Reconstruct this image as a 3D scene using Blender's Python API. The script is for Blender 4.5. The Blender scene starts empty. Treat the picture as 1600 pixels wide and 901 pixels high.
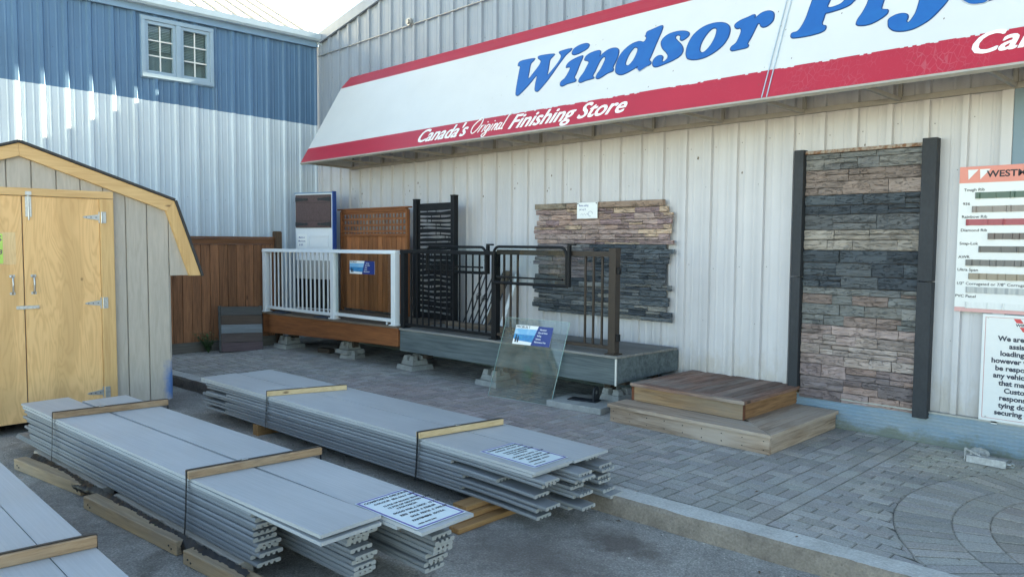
import bpy, bmesh, math, random
from mathutils import Vector, Matrix
random.seed(7)
SC = bpy.context.scene
COL = SC.collection
R = math.radians

# ---------------------------------------------------------------- camera
cam_d = bpy.data.cameras.new('camera')
cam = bpy.data.objects.new('camera', cam_d); COL.objects.link(cam)
cam_d.sensor_width = 36.0
cam_d.lens = 36.0 * 1190.0 / 1600.0
cam_d.clip_start = 0.05; cam_d.clip_end = 3000
_p, _a, _r = R(3.5), R(44.8), R(0.4)
_fh = Vector((-math.cos(_a), math.sin(_a), 0)); _rt = Vector((math.sin(_a), math.cos(_a), 0))
_f = _fh * math.cos(_p) + Vector((0, 0, -math.sin(_p))); _u = _rt.cross(_f)
_r2 = _rt * math.cos(_r) + _u * math.sin(_r); _u2 = _r2.cross(_f)
cam.matrix_world = Matrix(((_r2.x, _u2.x, -_f.x, 0), (_r2.y, _u2.y, -_f.y, 0), (_r2.z, _u2.z, -_f.z, 1.7), (0, 0, 0, 1)))
SC.camera = cam

# ---------------------------------------------------------------- sky, sun, exposure
SUN_EL, SUN_AZ = R(28.0), R(4.5)          # behind the store, a touch to its right
wd = bpy.data.worlds.new('World'); SC.world = wd; wd.use_nodes = True
nt = wd.node_tree; bg = nt.nodes['Background']
sky = nt.nodes.new('ShaderNodeTexSky'); sky.sky_type = 'NISHITA'; sky.sun_disc = False
sky.sun_elevation = SUN_EL; sky.sun_rotation = SUN_AZ
sky.air_density = 0.6; sky.dust_density = 0.2; sky.ozone_density = 0.3
nt.links.new(sky.outputs[0], bg.inputs['Color']); bg.inputs['Strength'].default_value = 0.05
sd = bpy.data.lights.new('sun', 'SUN'); sd.energy = 5.0; sd.angle = R(0.5); sd.color = (1.0, 0.93, 0.82)
so = bpy.data.objects.new('sun', sd); COL.objects.link(so)
_s = Vector((math.sin(SUN_AZ) * math.cos(SUN_EL), math.cos(SUN_AZ) * math.cos(SUN_EL), math.sin(SUN_EL)))
so.rotation_mode = 'QUATERNION'; so.rotation_quaternion = (-_s).to_track_quat('-Z', 'Y'); so.location = (0, 0, 30)
SC.view_settings.view_transform = 'Standard'; SC.view_settings.look = 'None'
SC.view_settings.gamma = 1.0; SC.view_settings.exposure = 4.05; SC.view_settings.use_curve_mapping = False
SC.view_settings.use_white_balance = True; SC.view_settings.white_balance_temperature = 8400; SC.view_settings.white_balance_tint = 0.0   # the phone's auto white balance

# ---------------------------------------------------------------- materials
MATS = {}
def nodes_of(name):
    m = bpy.data.materials.new(name); m.use_nodes = True
    n = m.node_tree; n.nodes.clear()
    return m, n
def N(n, t, **kw):
    x = n.nodes.new(t)
    for k, v in kw.items(): setattr(x, k, v)
    return x
def rgba(c): return (c[0], c[1], c[2], 1.0)
def mixc(n, fac, a, b, mode='MIX'):
    x = N(n, 'ShaderNodeMix', data_type='RGBA', blend_type=mode)
    for i, v in ((0, fac), (6, a), (7, b)):
        if hasattr(v, 'is_output'): n.links.new(v, x.inputs[i])
        elif isinstance(v, (int, float)): x.inputs[i].default_value = v
        else: x.inputs[i].default_value = rgba(v)
    return x.outputs[2]
def noise(n, vec, scale, detail=4, rough=.55, dist=0.0):
    x = N(n, 'ShaderNodeTexNoise'); n.links.new(vec, x.inputs['Vector'])
    x.inputs['Scale'].default_value = scale; x.inputs['Detail'].default_value = detail
    x.inputs['Roughness'].default_value = rough; x.inputs['Distortion'].default_value = dist
    return x.outputs['Fac']
def maprange(n, v, a, b, c, d):
    x = N(n, 'ShaderNodeMapRange'); n.links.new(v, x.inputs[0])
    for i, q in enumerate((a, b, c, d)): x.inputs[i + 1].default_value = q
    return x.outputs[0]
def math_(n, op, a, b=None):
    x = N(n, 'ShaderNodeMath', operation=op)
    for i, v in enumerate((a, b)):
        if v is None: continue
        if hasattr(v, 'is_output'): n.links.new(v, x.inputs[i])
        else: x.inputs[i].default_value = v
    return x.outputs[0]
def mapping(n, scale=(1, 1, 1), loc=(0, 0, 0)):
    tc = N(n, 'ShaderNodeTexCoord'); mp = N(n, 'ShaderNodeMapping')
    mp.inputs['Scale'].default_value = scale; mp.inputs['Location'].default_value = loc
    n.links.new(tc.outputs['Object'], mp.inputs['Vector'])
    return mp.outputs[0]
def finish(m, n, color, rough=.6, metal=0., bump=None, bstr=.2, bdist=.01, spec=.5, roughsock=None):
    out = N(n, 'ShaderNodeOutputMaterial'); b = N(n, 'ShaderNodeBsdfPrincipled')
    at = N(n, 'ShaderNodeAttribute', attribute_name='tint')
    c = mixc(n, 1.0, color, at.outputs['Color'], 'MULTIPLY')
    n.links.new(c, b.inputs['Base Color'])
    b.inputs['Roughness'].default_value = rough; b.inputs['Metallic'].default_value = metal
    b.inputs['Specular IOR Level'].default_value = spec
    if roughsock is not None: n.links.new(roughsock, b.inputs['Roughness'])
    if bump is not None:
        bp = N(n, 'ShaderNodeBump'); bp.inputs['Strength'].default_value = bstr; bp.inputs['Distance'].default_value = bdist
        n.links.new(bump, bp.inputs['Height']); n.links.new(bp.outputs[0], b.inputs['Normal'])
    n.links.new(b.outputs[0], out.inputs[0])
    return m
def mat(name, col, col2=None, var=.12, scale=20., stretch=(1, 1, 1), c2scale=1.5, c2lo=.5, c2hi=.75, rough=.6, metal=0., bump=.15, bdist=.004, spec=.5, detail=5):
    m, n = nodes_of(name)
    v = mapping(n, stretch); v0 = mapping(n)
    fine = noise(n, v, scale, detail)
    base = rgba(col)
    if col2 is not None:
        f = maprange(n, noise(n, v0, c2scale, 6, .62), c2lo, c2hi, 0, 1)
        base = mixc(n, f, col, col2)
    f2 = maprange(n, fine, .25, .75, 1 - var, 1 + var)
    x = N(n, 'ShaderNodeCombineColor')
    for i in range(3): n.links.new(f2, x.inputs[i])
    c = mixc(n, 1.0, base if col2 is not None else col, x.outputs[0], 'MULTIPLY')
    MATS[name] = finish(m, n, c, rough, metal, fine if bump else None, bump, bdist, spec)
    return MATS[name]
def wood(name, c1, c2, axis='x', rough=.7, scale=14., c3=None, bump=.25, knots=True, grey=None):
    """boards with grain along one axis, streaks of c2 on c1, knots of c3"""
    m, n = nodes_of(name)
    st = {'x': (.06, 1, 1), 'y': (1, .06, 1), 'z': (1, 1, .06)}[axis]
    v = mapping(n, st)
    g = noise(n, v, scale * 5.5, 6, .65, .5)
    big = noise(n, v, scale * 1.1, 4, .6, 1.2)
    f = maprange(n, math_(n, 'ADD', math_(n, 'MULTIPLY', g, .55), math_(n, 'MULTIPLY', big, .45)), .40, .60, 0, 1)
    c = mixc(n, f, c1, c2)
    if grey is not None:
        gf = maprange(n, noise(n, mapping(n, {'x': (.25, 1, 1), 'y': (1, .25, 1), 'z': (1, 1, .25)}[axis]), 3., 5, .65), .42, .68, 0, 1)
        c = mixc(n, gf, c, grey)
    if knots:
        vo = N(n, 'ShaderNodeTexVoronoi'); vo.inputs['Scale'].default_value = 3.2
        n.links.new(mapping(n, {'x': (.45, 1.4, 1.4), 'y': (1.4, .45, 1.4), 'z': (1.4, 1.4, .45)}[axis]), vo.inputs['Vector'])
        kf = maprange(n, vo.outputs['Distance'], .035, .075, .85, 0)
        c = mixc(n, kf, c, c3 or tuple(q * .35 for q in c2))
    MATS[name] = finish(m, n, c, rough, 0, g, bump, .003, .3)
    return MATS[name]
def glass(name, tint=(.86, .93, .92), ior=1.5, rough=.0, haze=None):
    m, n = nodes_of(name)
    out = N(n, 'ShaderNodeOutputMaterial')
    tr = N(n, 'ShaderNodeBsdfTransparent'); tr.inputs[0].default_value = rgba(tint)
    gl = N(n, 'ShaderNodeBsdfGlossy'); gl.inputs['Roughness'].default_value = rough
    ge = N(n, 'ShaderNodeNewGeometry'); dt = N(n, 'ShaderNodeVectorMath', operation='DOT_PRODUCT')
    n.links.new(ge.outputs['Normal'], dt.inputs[0]); n.links.new(ge.outputs['Incoming'], dt.inputs[1])
    sch = math_(n, 'POWER', math_(n, 'SUBTRACT', 1.0, math_(n, 'ABSOLUTE', dt.outputs['Value'])), 5.0)
    fs = maprange(n, sch, 0, 1, ((ior - 1) / (ior + 1)) ** 2, 1.0)          # Schlick, the same from both faces of the pane
    mx = N(n, 'ShaderNodeMixShader'); n.links.new(fs, mx.inputs[0])
    n.links.new(tr.outputs[0], mx.inputs[1]); n.links.new(gl.outputs[0], mx.inputs[2])
    last = mx.outputs[0]
    if haze:      # dust and dirt dried on the pane
        df = N(n, 'ShaderNodeBsdfDiffuse'); df.inputs[0].default_value = rgba(haze[1])
        v = mapping(n)
        f = maprange(n, noise(n, v, haze[2], 8, .7), .45, .7, haze[0] * .35, haze[0])
        m2 = N(n, 'ShaderNodeMixShader'); n.links.new(f, m2.inputs[0]); n.links.new(last, m2.inputs[1]); n.links.new(df.outputs[0], m2.inputs[2])
        last = m2.outputs[0]
    n.links.new(last, out.inputs[0]); MATS[name] = m
    return m

# ---------------------------------------------------------------- mesh builder
class MB:
    def __init__(s, M=None): s.v = []; s.f = []; s.t = []; s.M = M; s.sm = []
    def _add(s, vs, fs, t=1.0, smooth=False):
        o = len(s.v)
        s.v += [tuple(s.M @ Vector(p)) if s.M else tuple(p) for p in vs]
        t = (t, t, t) if isinstance(t, (int, float)) else t
        for f in fs: s.f.append([i + o for i in f]); s.t.append(t); s.sm.append(smooth)
        return s
    def poly(s, pts, t=1.0): return s._add(pts, [list(range(len(pts)))], t)
    def box(s, x0, x1, y0, y1, z0, z1, t=1.0):
        vs = [(x, y, z) for z in (z0, z1) for y in (y0, y1) for x in (x0, x1)]
        return s._add(vs, [(0, 2, 3, 1), (4, 5, 7, 6), (0, 1, 5, 4), (2, 6, 7, 3), (0, 4, 6, 2), (1, 3, 7, 5)], t)
    def hexa(s, b, tp, t=1.0):
        """bottom 4 points counter-clockwise, top 4 points likewise"""
        return s._add(list(b) + list(tp), [(3, 2, 1, 0), (4, 5, 6, 7), (0, 1, 5, 4), (1, 2, 6, 5), (2, 3, 7, 6), (3, 0, 4, 7)], t)
    def bar(s, p, q, w, h, t=1.0, up=(0, 0, 1)):
        p, q = Vector(p), Vector(q); d = (q - p).normalized(); up = Vector(up)
        if abs(d.dot(up)) > .98: up = Vector((0, 1, 0))
        sd_ = d.cross(up).normalized(); up = sd_.cross(d)
        a, b = sd_ * w / 2, up * h / 2
        return s.hexa([p - a - b, p + a - b, p + a + b, p - a + b], [q - a - b, q + a - b, q + a + b, q - a + b], t)
    def tube(s, pts, r, n=8, t=1.0, close=False):
        pts = [Vector(p) for p in pts]; rings = []; L = len(pts)
        ref = Vector((.13, .31, .94)).normalized()
        for i, p in enumerate(pts):
            a = pts[(i - 1) % L] if (i > 0 or close) else p
            b = pts[(i + 1) % L] if (i < L - 1 or close) else p
            d = (b - a).normalized(); x = d.cross(ref)
            if x.length < .05: x = d.cross(Vector((1, 0, 0)))
            x.normalize(); y = d.cross(x)
            rr = r[i] if isinstance(r, (list, tuple)) else r
            rings.append([p + (x * math.cos(k * 2 * math.pi / n) + y * math.sin(k * 2 * math.pi / n)) * rr for k in range(n)])
        vs = [q for rg in rings for q in rg]; fs = []
        for i in range(L if close else L - 1):
            j = (i + 1) % L
            for k in range(n): fs.append((i * n + k, i * n + (k + 1) % n, j * n + (k + 1) % n, j * n + k))
        s._add(vs, fs, t, True)
        if not close:
            s._add(rings[0], [list(range(n))[::-1]], t); s._add(rings[-1], [list(range(n))], t)
        return s
    def prism(s, poly, fn, w0, w1, t=1.0):
        """2-D outline swept between w0 and w1; fn(u, v, w) -> point"""
        k = len(poly)
        vs = [fn(u, v, w0) for u, v in poly] + [fn(u, v, w1) for u, v in poly]
        fs = [list(range(k))[::-1], list(range(k, 2 * k))] + [(i, (i + 1) % k, (i + 1) % k + k, i + k) for i in range(k)]
        return s._add(vs, fs, t)
    def build(s, name, m, parent=None, bevel=0., loc=None, seg=2, world=False):
        me = bpy.data.meshes.new(name)
        vs = s.v
        if world and parent is not None:
            o = parent.location; vs = [(a - o.x, b - o.y, c - o.z) for a, b, c in vs]
        me.from_pydata(vs, [], s.f); me.update()
        at = me.attributes.new('tint', 'FLOAT_COLOR', 'FACE')
        at.data.foreach_set('color', [q for t in s.t for q in (t[0], t[1], t[2], 1.0)])
        me.polygons.foreach_set('use_smooth', s.sm)
        bm = bmesh.new(); bm.from_mesh(me); bmesh.ops.recalc_face_normals(bm, faces=bm.faces); bm.to_mesh(me); bm.free()
        me.materials.append(MATS[m] if isinstance(m, str) else m)
        ob = bpy.data.objects.new(name, me); COL.objects.link(ob)
        if parent is not None: ob.parent = parent
        if loc is not None: ob.location = loc
        if bevel:
            b = ob.modifiers.new('bevel', 'BEVEL'); b.width = bevel; b.segments = seg; b.limit_method = 'ANGLE'; b.angle_limit = R(40)
        return ob
def tag(o, label=None, cat=None, group=None, kind=None):
    if label: o['label'] = label
    if cat: o['category'] = cat
    if group: o['group'] = group
    if kind: o['kind'] = kind
    return o
def thing(name, label, cat, loc=(0, 0, 0), rz=0., group=None):
    o = bpy.data.objects.new(name, None); COL.objects.link(o)
    o.empty_display_size = .1
    o.location = loc; o.rotation_euler = (0, 0, rz)
    return tag(o, label, cat, group)
def copy_tree(o, parent=None):
    c = o.copy(); COL.objects.link(c)
    if parent is not None: c.parent = parent
    for ch in list(o.children): copy_tree(ch, c)
    return c
def catmull(pts, k=4, closed=True):
    out = []; n = len(pts)
    for i in range(n):
        p0, p1, p2, p3 = (pts[(i + j) % n] for j in (-1, 0, 1, 2))
        for q in range(k):
            t = q / k
            out.append(tuple(.5 * (2 * p1[a] + (p2[a] - p0[a]) * t + (2 * p0[a] - 5 * p1[a] + 4 * p2[a] - p3[a]) * t * t + (3 * p1[a] - p0[a] - 3 * p2[a] + p3[a]) * t ** 3) for a in (0, 1)))
    return out
def _curve_to(cu, name, m, parent, Mx):
    ob = bpy.data.objects.new('tmp_curve', cu); COL.objects.link(ob)
    dg = bpy.context.evaluated_depsgraph_get(); dg.update()
    me = bpy.data.meshes.new_from_object(ob.evaluated_get(dg))
    bpy.data.objects.remove(ob); bpy.data.curves.remove(cu)
    me.name = name; me.transform(Mx); me.materials.clear(); me.materials.append(MATS[m])
    at = me.attributes.new('tint', 'FLOAT_COLOR', 'FACE'); at.data.foreach_set('color', [1.0] * (4 * len(me.polygons)))
    o = bpy.data.objects.new(name, me); COL.objects.link(o)
    if parent is not None: o.parent = parent
    return o
def frame(o, xd, yd):
    """matrix that puts text-plane x along xd, y along yd with origin o"""
    xd, yd = Vector(xd).normalized(), Vector(yd).normalized(); zd = xd.cross(yd)
    return Matrix(((xd.x, yd.x, zd.x, o[0]), (xd.y, yd.y, zd.y, o[1]), (xd.z, yd.z, zd.z, o[2]), (0, 0, 0, 1)))
def text(lines, m, parent, Mx, name='lettering', ext=.0008):
    """lines: (string, x, y, size, align, bold, shear, xscale) joined into one mesh in the plane of Mx"""
    bm = bmesh.new()
    for (sx, x, y, size, al, bold, sh, xs) in lines:
        cu = bpy.data.curves.new('tmp_text', 'FONT'); cu.body = sx; cu.size = size; cu.align_x = al
        cu.offset = bold; cu.shear = sh; cu.extrude = ext; cu.resolution_u = 3
        heavy = bold if bold > .004 else 0.          # heavy lettering: several strikes side by side
        if heavy: cu.offset = 0.
        o = _curve_to(cu, 'tmp', m, None, Matrix.Identity(4)); me = o.data; bpy.data.objects.remove(o)
        for i_, (dx, dy) in enumerate(((0, 0), (-1, 0), (1, 0), (-.6, .6), (.6, .6), (-.6, -.6), (.6, -.6)) if heavy else ((0, 0),)):
            m2 = me.copy(); m2.transform(Mx @ Matrix.Translation((x + dx * heavy, y + dy * heavy, ext + i_ * .0002)) @ Matrix.Diagonal((xs, 1, 1, 1)))
            bm.from_mesh(m2); bpy.data.meshes.remove(m2)
        bpy.data.meshes.remove(me)
    me = bpy.data.meshes.new(name); bm.to_mesh(me); bm.free()
    me.materials.append(MATS[m])
    if 'tint' not in me.attributes:
        me.attributes.new('tint', 'FLOAT_COLOR', 'FACE')
    me.attributes['tint'].data.foreach_set('color', [1.0] * (4 * len(me.polygons)))
    o = bpy.data.objects.new(name, me); COL.objects.link(o)
    if parent is not None: o.parent = parent
    return o
def shapes(outlines, m, parent, Mx, name, ext=.001, offset=0., smooth=3):
    cu = bpy.data.curves.new('tmp_shape', 'CURVE'); cu.dimensions = '2D'; cu.fill_mode = 'BOTH'; cu.extrude = ext; cu.offset = offset
    for pts in outlines:
        q = catmull(pts, smooth) if smooth else pts
        sp = cu.splines.new('POLY'); sp.points.add(len(q) - 1)
        for i, p in enumerate(q): sp.points[i].co = (p[0], p[1], 0, 1)
        sp.use_cyclic_u = True
    return _curve_to(cu, name, m, parent, Mx)
def jit(a): return random.uniform(-a, a)

# ================================================================ SETTING
# asphalt lot -----------------------------------------------------
def asphalt():
    m, n = nodes_of('asphalt')
    v = mapping(n)
    f1 = noise(n, v, 1.3, 9, .72, .3); f2 = noise(n, v, 70., 4, .7)
    vo = N(n, 'ShaderNodeTexVoronoi'); vo.inputs['Scale'].default_value = 75.; n.links.new(v, vo.inputs['Vector'])
    c = mixc(n, maprange(n, f1, .35, .68, 0, 1), (.235, .222, .205), (.43, .41, .375))
    st = maprange(n, noise(n, v, 1.1, 5, .6, .8), .60, .74, 0, .75)
    c = mixc(n, st, c, (.12, .104, .09))
    sp = math_(n, 'MULTIPLY', maprange(n, vo.outputs['Distance'], .0, .6, 1.26, .80), maprange(n, f2, .3, .7, .80, 1.2))
    x = N(n, 'ShaderNodeCombineColor')
    for i in range(3): n.links.new(sp, x.inputs[i])
    c = mixc(n, 1, c, x.outputs[0], 'MULTIPLY')
    pl = N(n, 'ShaderNodeTexVoronoi', feature='F1'); pl.inputs['Scale'].default_value = 20.; n.links.new(v, pl.inputs['Vector'])
    c = mixc(n, maprange(n, pl.outputs['Distance'], .08, .14, .75, 0), c, (.42, .41, .38))
    # old rust-brown stains and a few hairline cracks
    def spot(cx, cy, rx, ry, soft):
        mp = N(n, 'ShaderNodeMapping'); mp.inputs['Location'].default_value = (-cx / rx, -cy / ry, 0); mp.inputs['Scale'].default_value = (1 / rx, 1 / ry, 0)
        tc = N(n, 'ShaderNodeTexCoord'); n.links.new(tc.outputs['Object'], mp.inputs['Vector'])
        ln = N(n, 'ShaderNodeVectorMath', operation='LENGTH'); n.links.new(mp.outputs[0], ln.inputs[0])
        d = math_(n, 'ADD', ln.outputs['Value'], maprange(n, noise(n, v, 9., 7, .7), .3, .7, -.5, .5))
        return maprange(n, d, 1 - soft, 1 + soft, 1, 0)
    for q in ((-2.72, 3.66, .26, .14, .5, .75), (-3.0, 3.1, .5, .3, .6, .55), (-5.2, 1.2, .7, .3, .6, .5), (-7.3, 2.5, .5, .4, .6, .5)):
        c = mixc(n, math_(n, 'MULTIPLY', spot(*q[:5]), q[5]), c, (.095, .075, .065))
    ve = N(n, 'ShaderNodeTexVoronoi', feature='DISTANCE_TO_EDGE'); ve.inputs['Scale'].default_value = .8
    wv = N(n, 'ShaderNodeVectorMath', operation='ADD'); n.links.new(v, wv.inputs[0]); nz = N(n, 'ShaderNodeTexNoise'); nz.inputs['Scale'].default_value = 3.; nz.inputs['Detail'].default_value = 6; n.links.new(v, nz.inputs['Vector'])
    sc2 = N(n, 'ShaderNodeVectorMath', operation='SCALE'); n.links.new(nz.outputs['Color'], sc2.inputs[0]); sc2.inputs['Scale'].default_value = .35; n.links.new(sc2.outputs[0], wv.inputs[1]); n.links.new(wv.outputs[0], ve.inputs['Vector'])
    c = mixc(n, math_(n, 'MULTIPLY', maprange(n, ve.outputs['Distance'], .002, .007, 1, 0), maprange(n, f1, .44, .56, 0, .35)), c, (.06, .055, .05))
    tcn = N(n, 'ShaderNodeTexCoord'); sx = N(n, 'ShaderNodeSeparateXYZ'); n.links.new(tcn.outputs['Object'], sx.inputs[0])
    lot = maprange(n, math_(n, 'ADD', sx.outputs[1], maprange(n, noise(n, mapping(n), .4, 5, .6), .3, .7, -1.2, 1.2)), -7.5, -6.0, 1, 0)
    c = mixc(n, lot, c, (.38, .355, .305))                   # pale unseen gravel beyond the asphalt strip, added to bounce sunlight onto the store
    h = math_(n, 'ADD', math_(n, 'MULTIPLY', f2, .6), vo.outputs['Distance'])
    MATS['asphalt'] = finish(m, n, c, .9, 0, h, .8, .008, .25)
asphalt()
g = MB()
g.poly([(-600, -600, -.12), (600, -600, -.12), (600, 600, -.12), (-600, 600, -.12)])
tag(g.build('ground', 'asphalt'), kind='structure')

def kerb_front(x): return 3.66 + (x + 9.66) * .0553
def kerb_back(x): return kerb_front(x) + .19

def paver_mat():
    m, n = nodes_of('paver')
    v = mapping(n)
    f1 = noise(n, v, 1.4, 8, .65); f2 = noise(n, v, 75., 5, .75)
    c = mixc(n, maprange(n, f1, .35, .7, 0, 1), (.310, .300, .285), (.375, .36, .338))
    # faded red stretch in front of the decks
    def spot(cx, cy, rx, ry, soft):
        mp = N(n, 'ShaderNodeMapping'); mp.inputs['Location'].default_value = (-cx / rx, -cy / ry, 0); mp.inputs['Scale'].default_value = (1 / rx, 1 / ry, 0)
        tc = N(n, 'ShaderNodeTexCoord'); n.links.new(tc.outputs['Object'], mp.inputs['Vector'])
        ln = N(n, 'ShaderNodeVectorMath', operation='LENGTH'); n.links.new(mp.outputs[0], ln.inputs[0])
        d = math_(n, 'ADD', ln.outputs['Value'], maprange(n, noise(n, v, 3.5, 6, .65), .3, .7, -.35, .35))
        return maprange(n, d, 1 - soft, 1 + soft, 1, 0)
    c = mixc(n, math_(n, 'MULTIPLY', spot(-6.0, 5.15, 1.9, .75, .4), .7), c, (.335, .27, .255))
    # sand washed against the wall and over the joints
    c = mixc(n, math_(n, 'MULTIPLY', spot(-1.55, 6.55, .62, .45, .35), .9), c, (.40, .37, .31))
    c = mixc(n, math_(n, 'MULTIPLY', spot(-1.0, 5.6, .9, .9, .5), .45), c, (.33, .305, .265))
    sp = maprange(n, f2, .3, .72, .62, 1.40)
    x = N(n, 'ShaderNodeCombineColor')
    for i in range(3): n.links.new(sp, x.inputs[i])
    c = mixc(n, 1, c, x.outputs[0], 'MULTIPLY')
    fl = N(n, 'ShaderNodeTexVoronoi'); fl.inputs['Scale'].default_value = 31.; n.links.new(v, fl.inputs['Vector'])
    c = mixc(n, maprange(n, fl.outputs['Distance'], .08, .13, .85, 0), c, (.50, .49, .45))
    MATS['paver'] = finish(m, n, c, .88, 0, f2, .5, .004, .25)
paver_mat()
mat('joint_sand', (.075, .070, .063), (.12, .11, .094), var=.3, scale=120, rough=.95, bump=.4)
def kerb_mat(name, a, b, lo, hi):
    m, n = nodes_of(name); v = mapping(n)
    f = noise(n, v, 5., 8, .7); f2 = noise(n, v, 70., 5, .7)
    vo = N(n, 'ShaderNodeTexVoronoi'); vo.inputs['Scale'].default_value = 34.; n.links.new(v, vo.inputs['Vector'])
    c = mixc(n, maprange(n, f, lo, hi, 0, 1), a, b)
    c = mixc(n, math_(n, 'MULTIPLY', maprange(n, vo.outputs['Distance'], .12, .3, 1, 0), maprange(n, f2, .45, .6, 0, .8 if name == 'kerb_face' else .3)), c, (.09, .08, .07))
    sp_ = maprange(n, f2, .3, .7, .78, 1.22); x = N(n, 'ShaderNodeCombineColor')
    for i in range(3): n.links.new(sp_, x.inputs[i])
    c = mixc(n, 1, c, x.outputs[0], 'MULTIPLY')
    MATS[name] = finish(m, n, c, .92, 0, math_(n, 'ADD', f2, vo.outputs['Distance']), .6, .008, .2)
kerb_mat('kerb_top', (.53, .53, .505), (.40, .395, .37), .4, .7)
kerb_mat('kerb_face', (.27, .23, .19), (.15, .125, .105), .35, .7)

# pavement: bed plus pavers laid in pairs, a soldier edge, running bond and a round medallion
pv = MB()
def paver(quad, z=0., t=1.):
    q = [Vector((a, b, 0)) for a, b in quad]; c = sum(q, Vector()) / 4
    inn = [c + (p - c) * (1 - .008 / max((p - c).length, .02)) for p in q]
    zt = z + jit(.0013); z2 = -.02
    lo = [(p.x, p.y, z2) for p in q]; mid = [(p.x, p.y, zt - .004) for p in q]; top = [(p.x, p.y, zt) for p in inn]
    pv._add(lo + mid + top, [(0, 1, 5, 4), (1, 2, 6, 5), (2, 3, 7, 6), (3, 0, 4, 7), (4, 5, 9, 8), (5, 6, 10, 9), (6, 7, 11, 10), (7, 4, 8, 11), (8, 9, 10, 11)], t)
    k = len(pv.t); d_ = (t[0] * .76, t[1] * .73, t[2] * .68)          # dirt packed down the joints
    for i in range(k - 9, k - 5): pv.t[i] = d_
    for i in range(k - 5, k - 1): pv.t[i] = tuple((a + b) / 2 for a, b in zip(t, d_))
def tintp(): 
    b = 1 + jit(.17)
    return (b * (1 + jit(.03)), b, b * (1 + jit(.03)))
U = .2; XE = -2.12; gp = .003; gy = .0052       # joints across the slope of view are the wider ones
nx = int((XE + 11.95) / U) + 1
for i in range(nx):
    x1 = XE - .11 - i * U; x0 = x1 - U
    off = (i * .037) % .02
    j = 0; yy = 3.45 + off
    while yy < 7.06:
        if yy + U > kerb_back((x0 + x1) / 2) + .03:
            if (i + j) % 2:
                for k in range(2):
                    xa = x0 + k * U / 2
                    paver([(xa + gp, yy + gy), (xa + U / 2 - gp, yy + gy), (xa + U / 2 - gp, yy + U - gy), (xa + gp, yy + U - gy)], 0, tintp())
            else:
                for k in range(2):
                    ya = yy + k * U / 2
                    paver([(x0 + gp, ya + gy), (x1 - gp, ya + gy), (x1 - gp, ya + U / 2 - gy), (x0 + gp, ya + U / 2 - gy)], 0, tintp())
        yy += U; j += 1
yy = 3.6
while yy < 7.05:      # soldier line between the two patterns
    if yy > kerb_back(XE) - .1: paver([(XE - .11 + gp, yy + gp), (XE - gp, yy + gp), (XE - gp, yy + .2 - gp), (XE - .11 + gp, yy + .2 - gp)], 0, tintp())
    yy += .2
CC = Vector((.0, 5.52, 0)); CR = 1.71
row = 0; yy = 4.0
while yy < 7.05:
    xx = XE + (-.1 if row % 2 else 0)
    while xx < 4.2:
        xa, xb = max(xx, XE), xx + .2
        cx_, cy_ = (xa + xb) / 2, yy + .05
        if xb - xa > .04 and cy_ > kerb_back(cx_) - .02:
            qd = [Vector((a_, b_, 0)) for a_, b_ in ((xa + .0022, yy + gy), (xb - .0022, yy + gy), (xb - .0022, yy + .1 - gy), (xa + .0022, yy + .1 - gy))]
            ins = [(q - CC).length < CR + .003 for q in qd]
            if not all(ins):                               # pavers cut to the curve of the medallion
                qd = [CC + (q - CC).normalized() * (CR + .003) if i_ else q for q, i_ in zip(qd, ins)]
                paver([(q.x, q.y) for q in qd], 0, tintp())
        xx += .2
    yy += .1; row += 1
for rr, (ro, ri) in enumerate([(1.71, 1.39), (1.39, 1.19), (1.19, 1.0), (1.0, .82), (.82, .64), (.64, .46), (.46, .28)]):
    n_ = max(10, int(2 * math.pi * ro / (.11 if rr == 0 else .15)))
    for k in range(n_):
        a0, a1 = (k + .5 * (rr % 2)) * 2 * math.pi / n_, (k + 1 + .5 * (rr % 2)) * 2 * math.pi / n_
        am = (a0 + a1) / 2
        if CC.y + (ro + ri) / 2 * math.sin(am) > 7.0 or CC.y + ri * math.sin(am) < kerb_back(CC.x + ro * math.cos(am)): continue
        e = .008 / ro
        tt = tintp(); tt = (tt[0] * 1.03, tt[1] * .98, tt[2] * .95) if rr in (2, 3) else tt
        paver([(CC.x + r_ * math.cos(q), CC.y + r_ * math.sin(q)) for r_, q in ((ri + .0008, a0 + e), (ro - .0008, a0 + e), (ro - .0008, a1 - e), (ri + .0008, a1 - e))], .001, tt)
bed = MB()
bed.poly([(-12.0, kerb_front(-12) + .05, -.0065), (6, kerb_front(6) + .05, -.0065), (6, 7.1, -.0065), (-12.0, 7.1, -.0065)])
tag(bed.build('pavement_bed', 'joint_sand'), kind='structure')
tag(pv.build('pavement', 'paver'), kind='structure')

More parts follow.
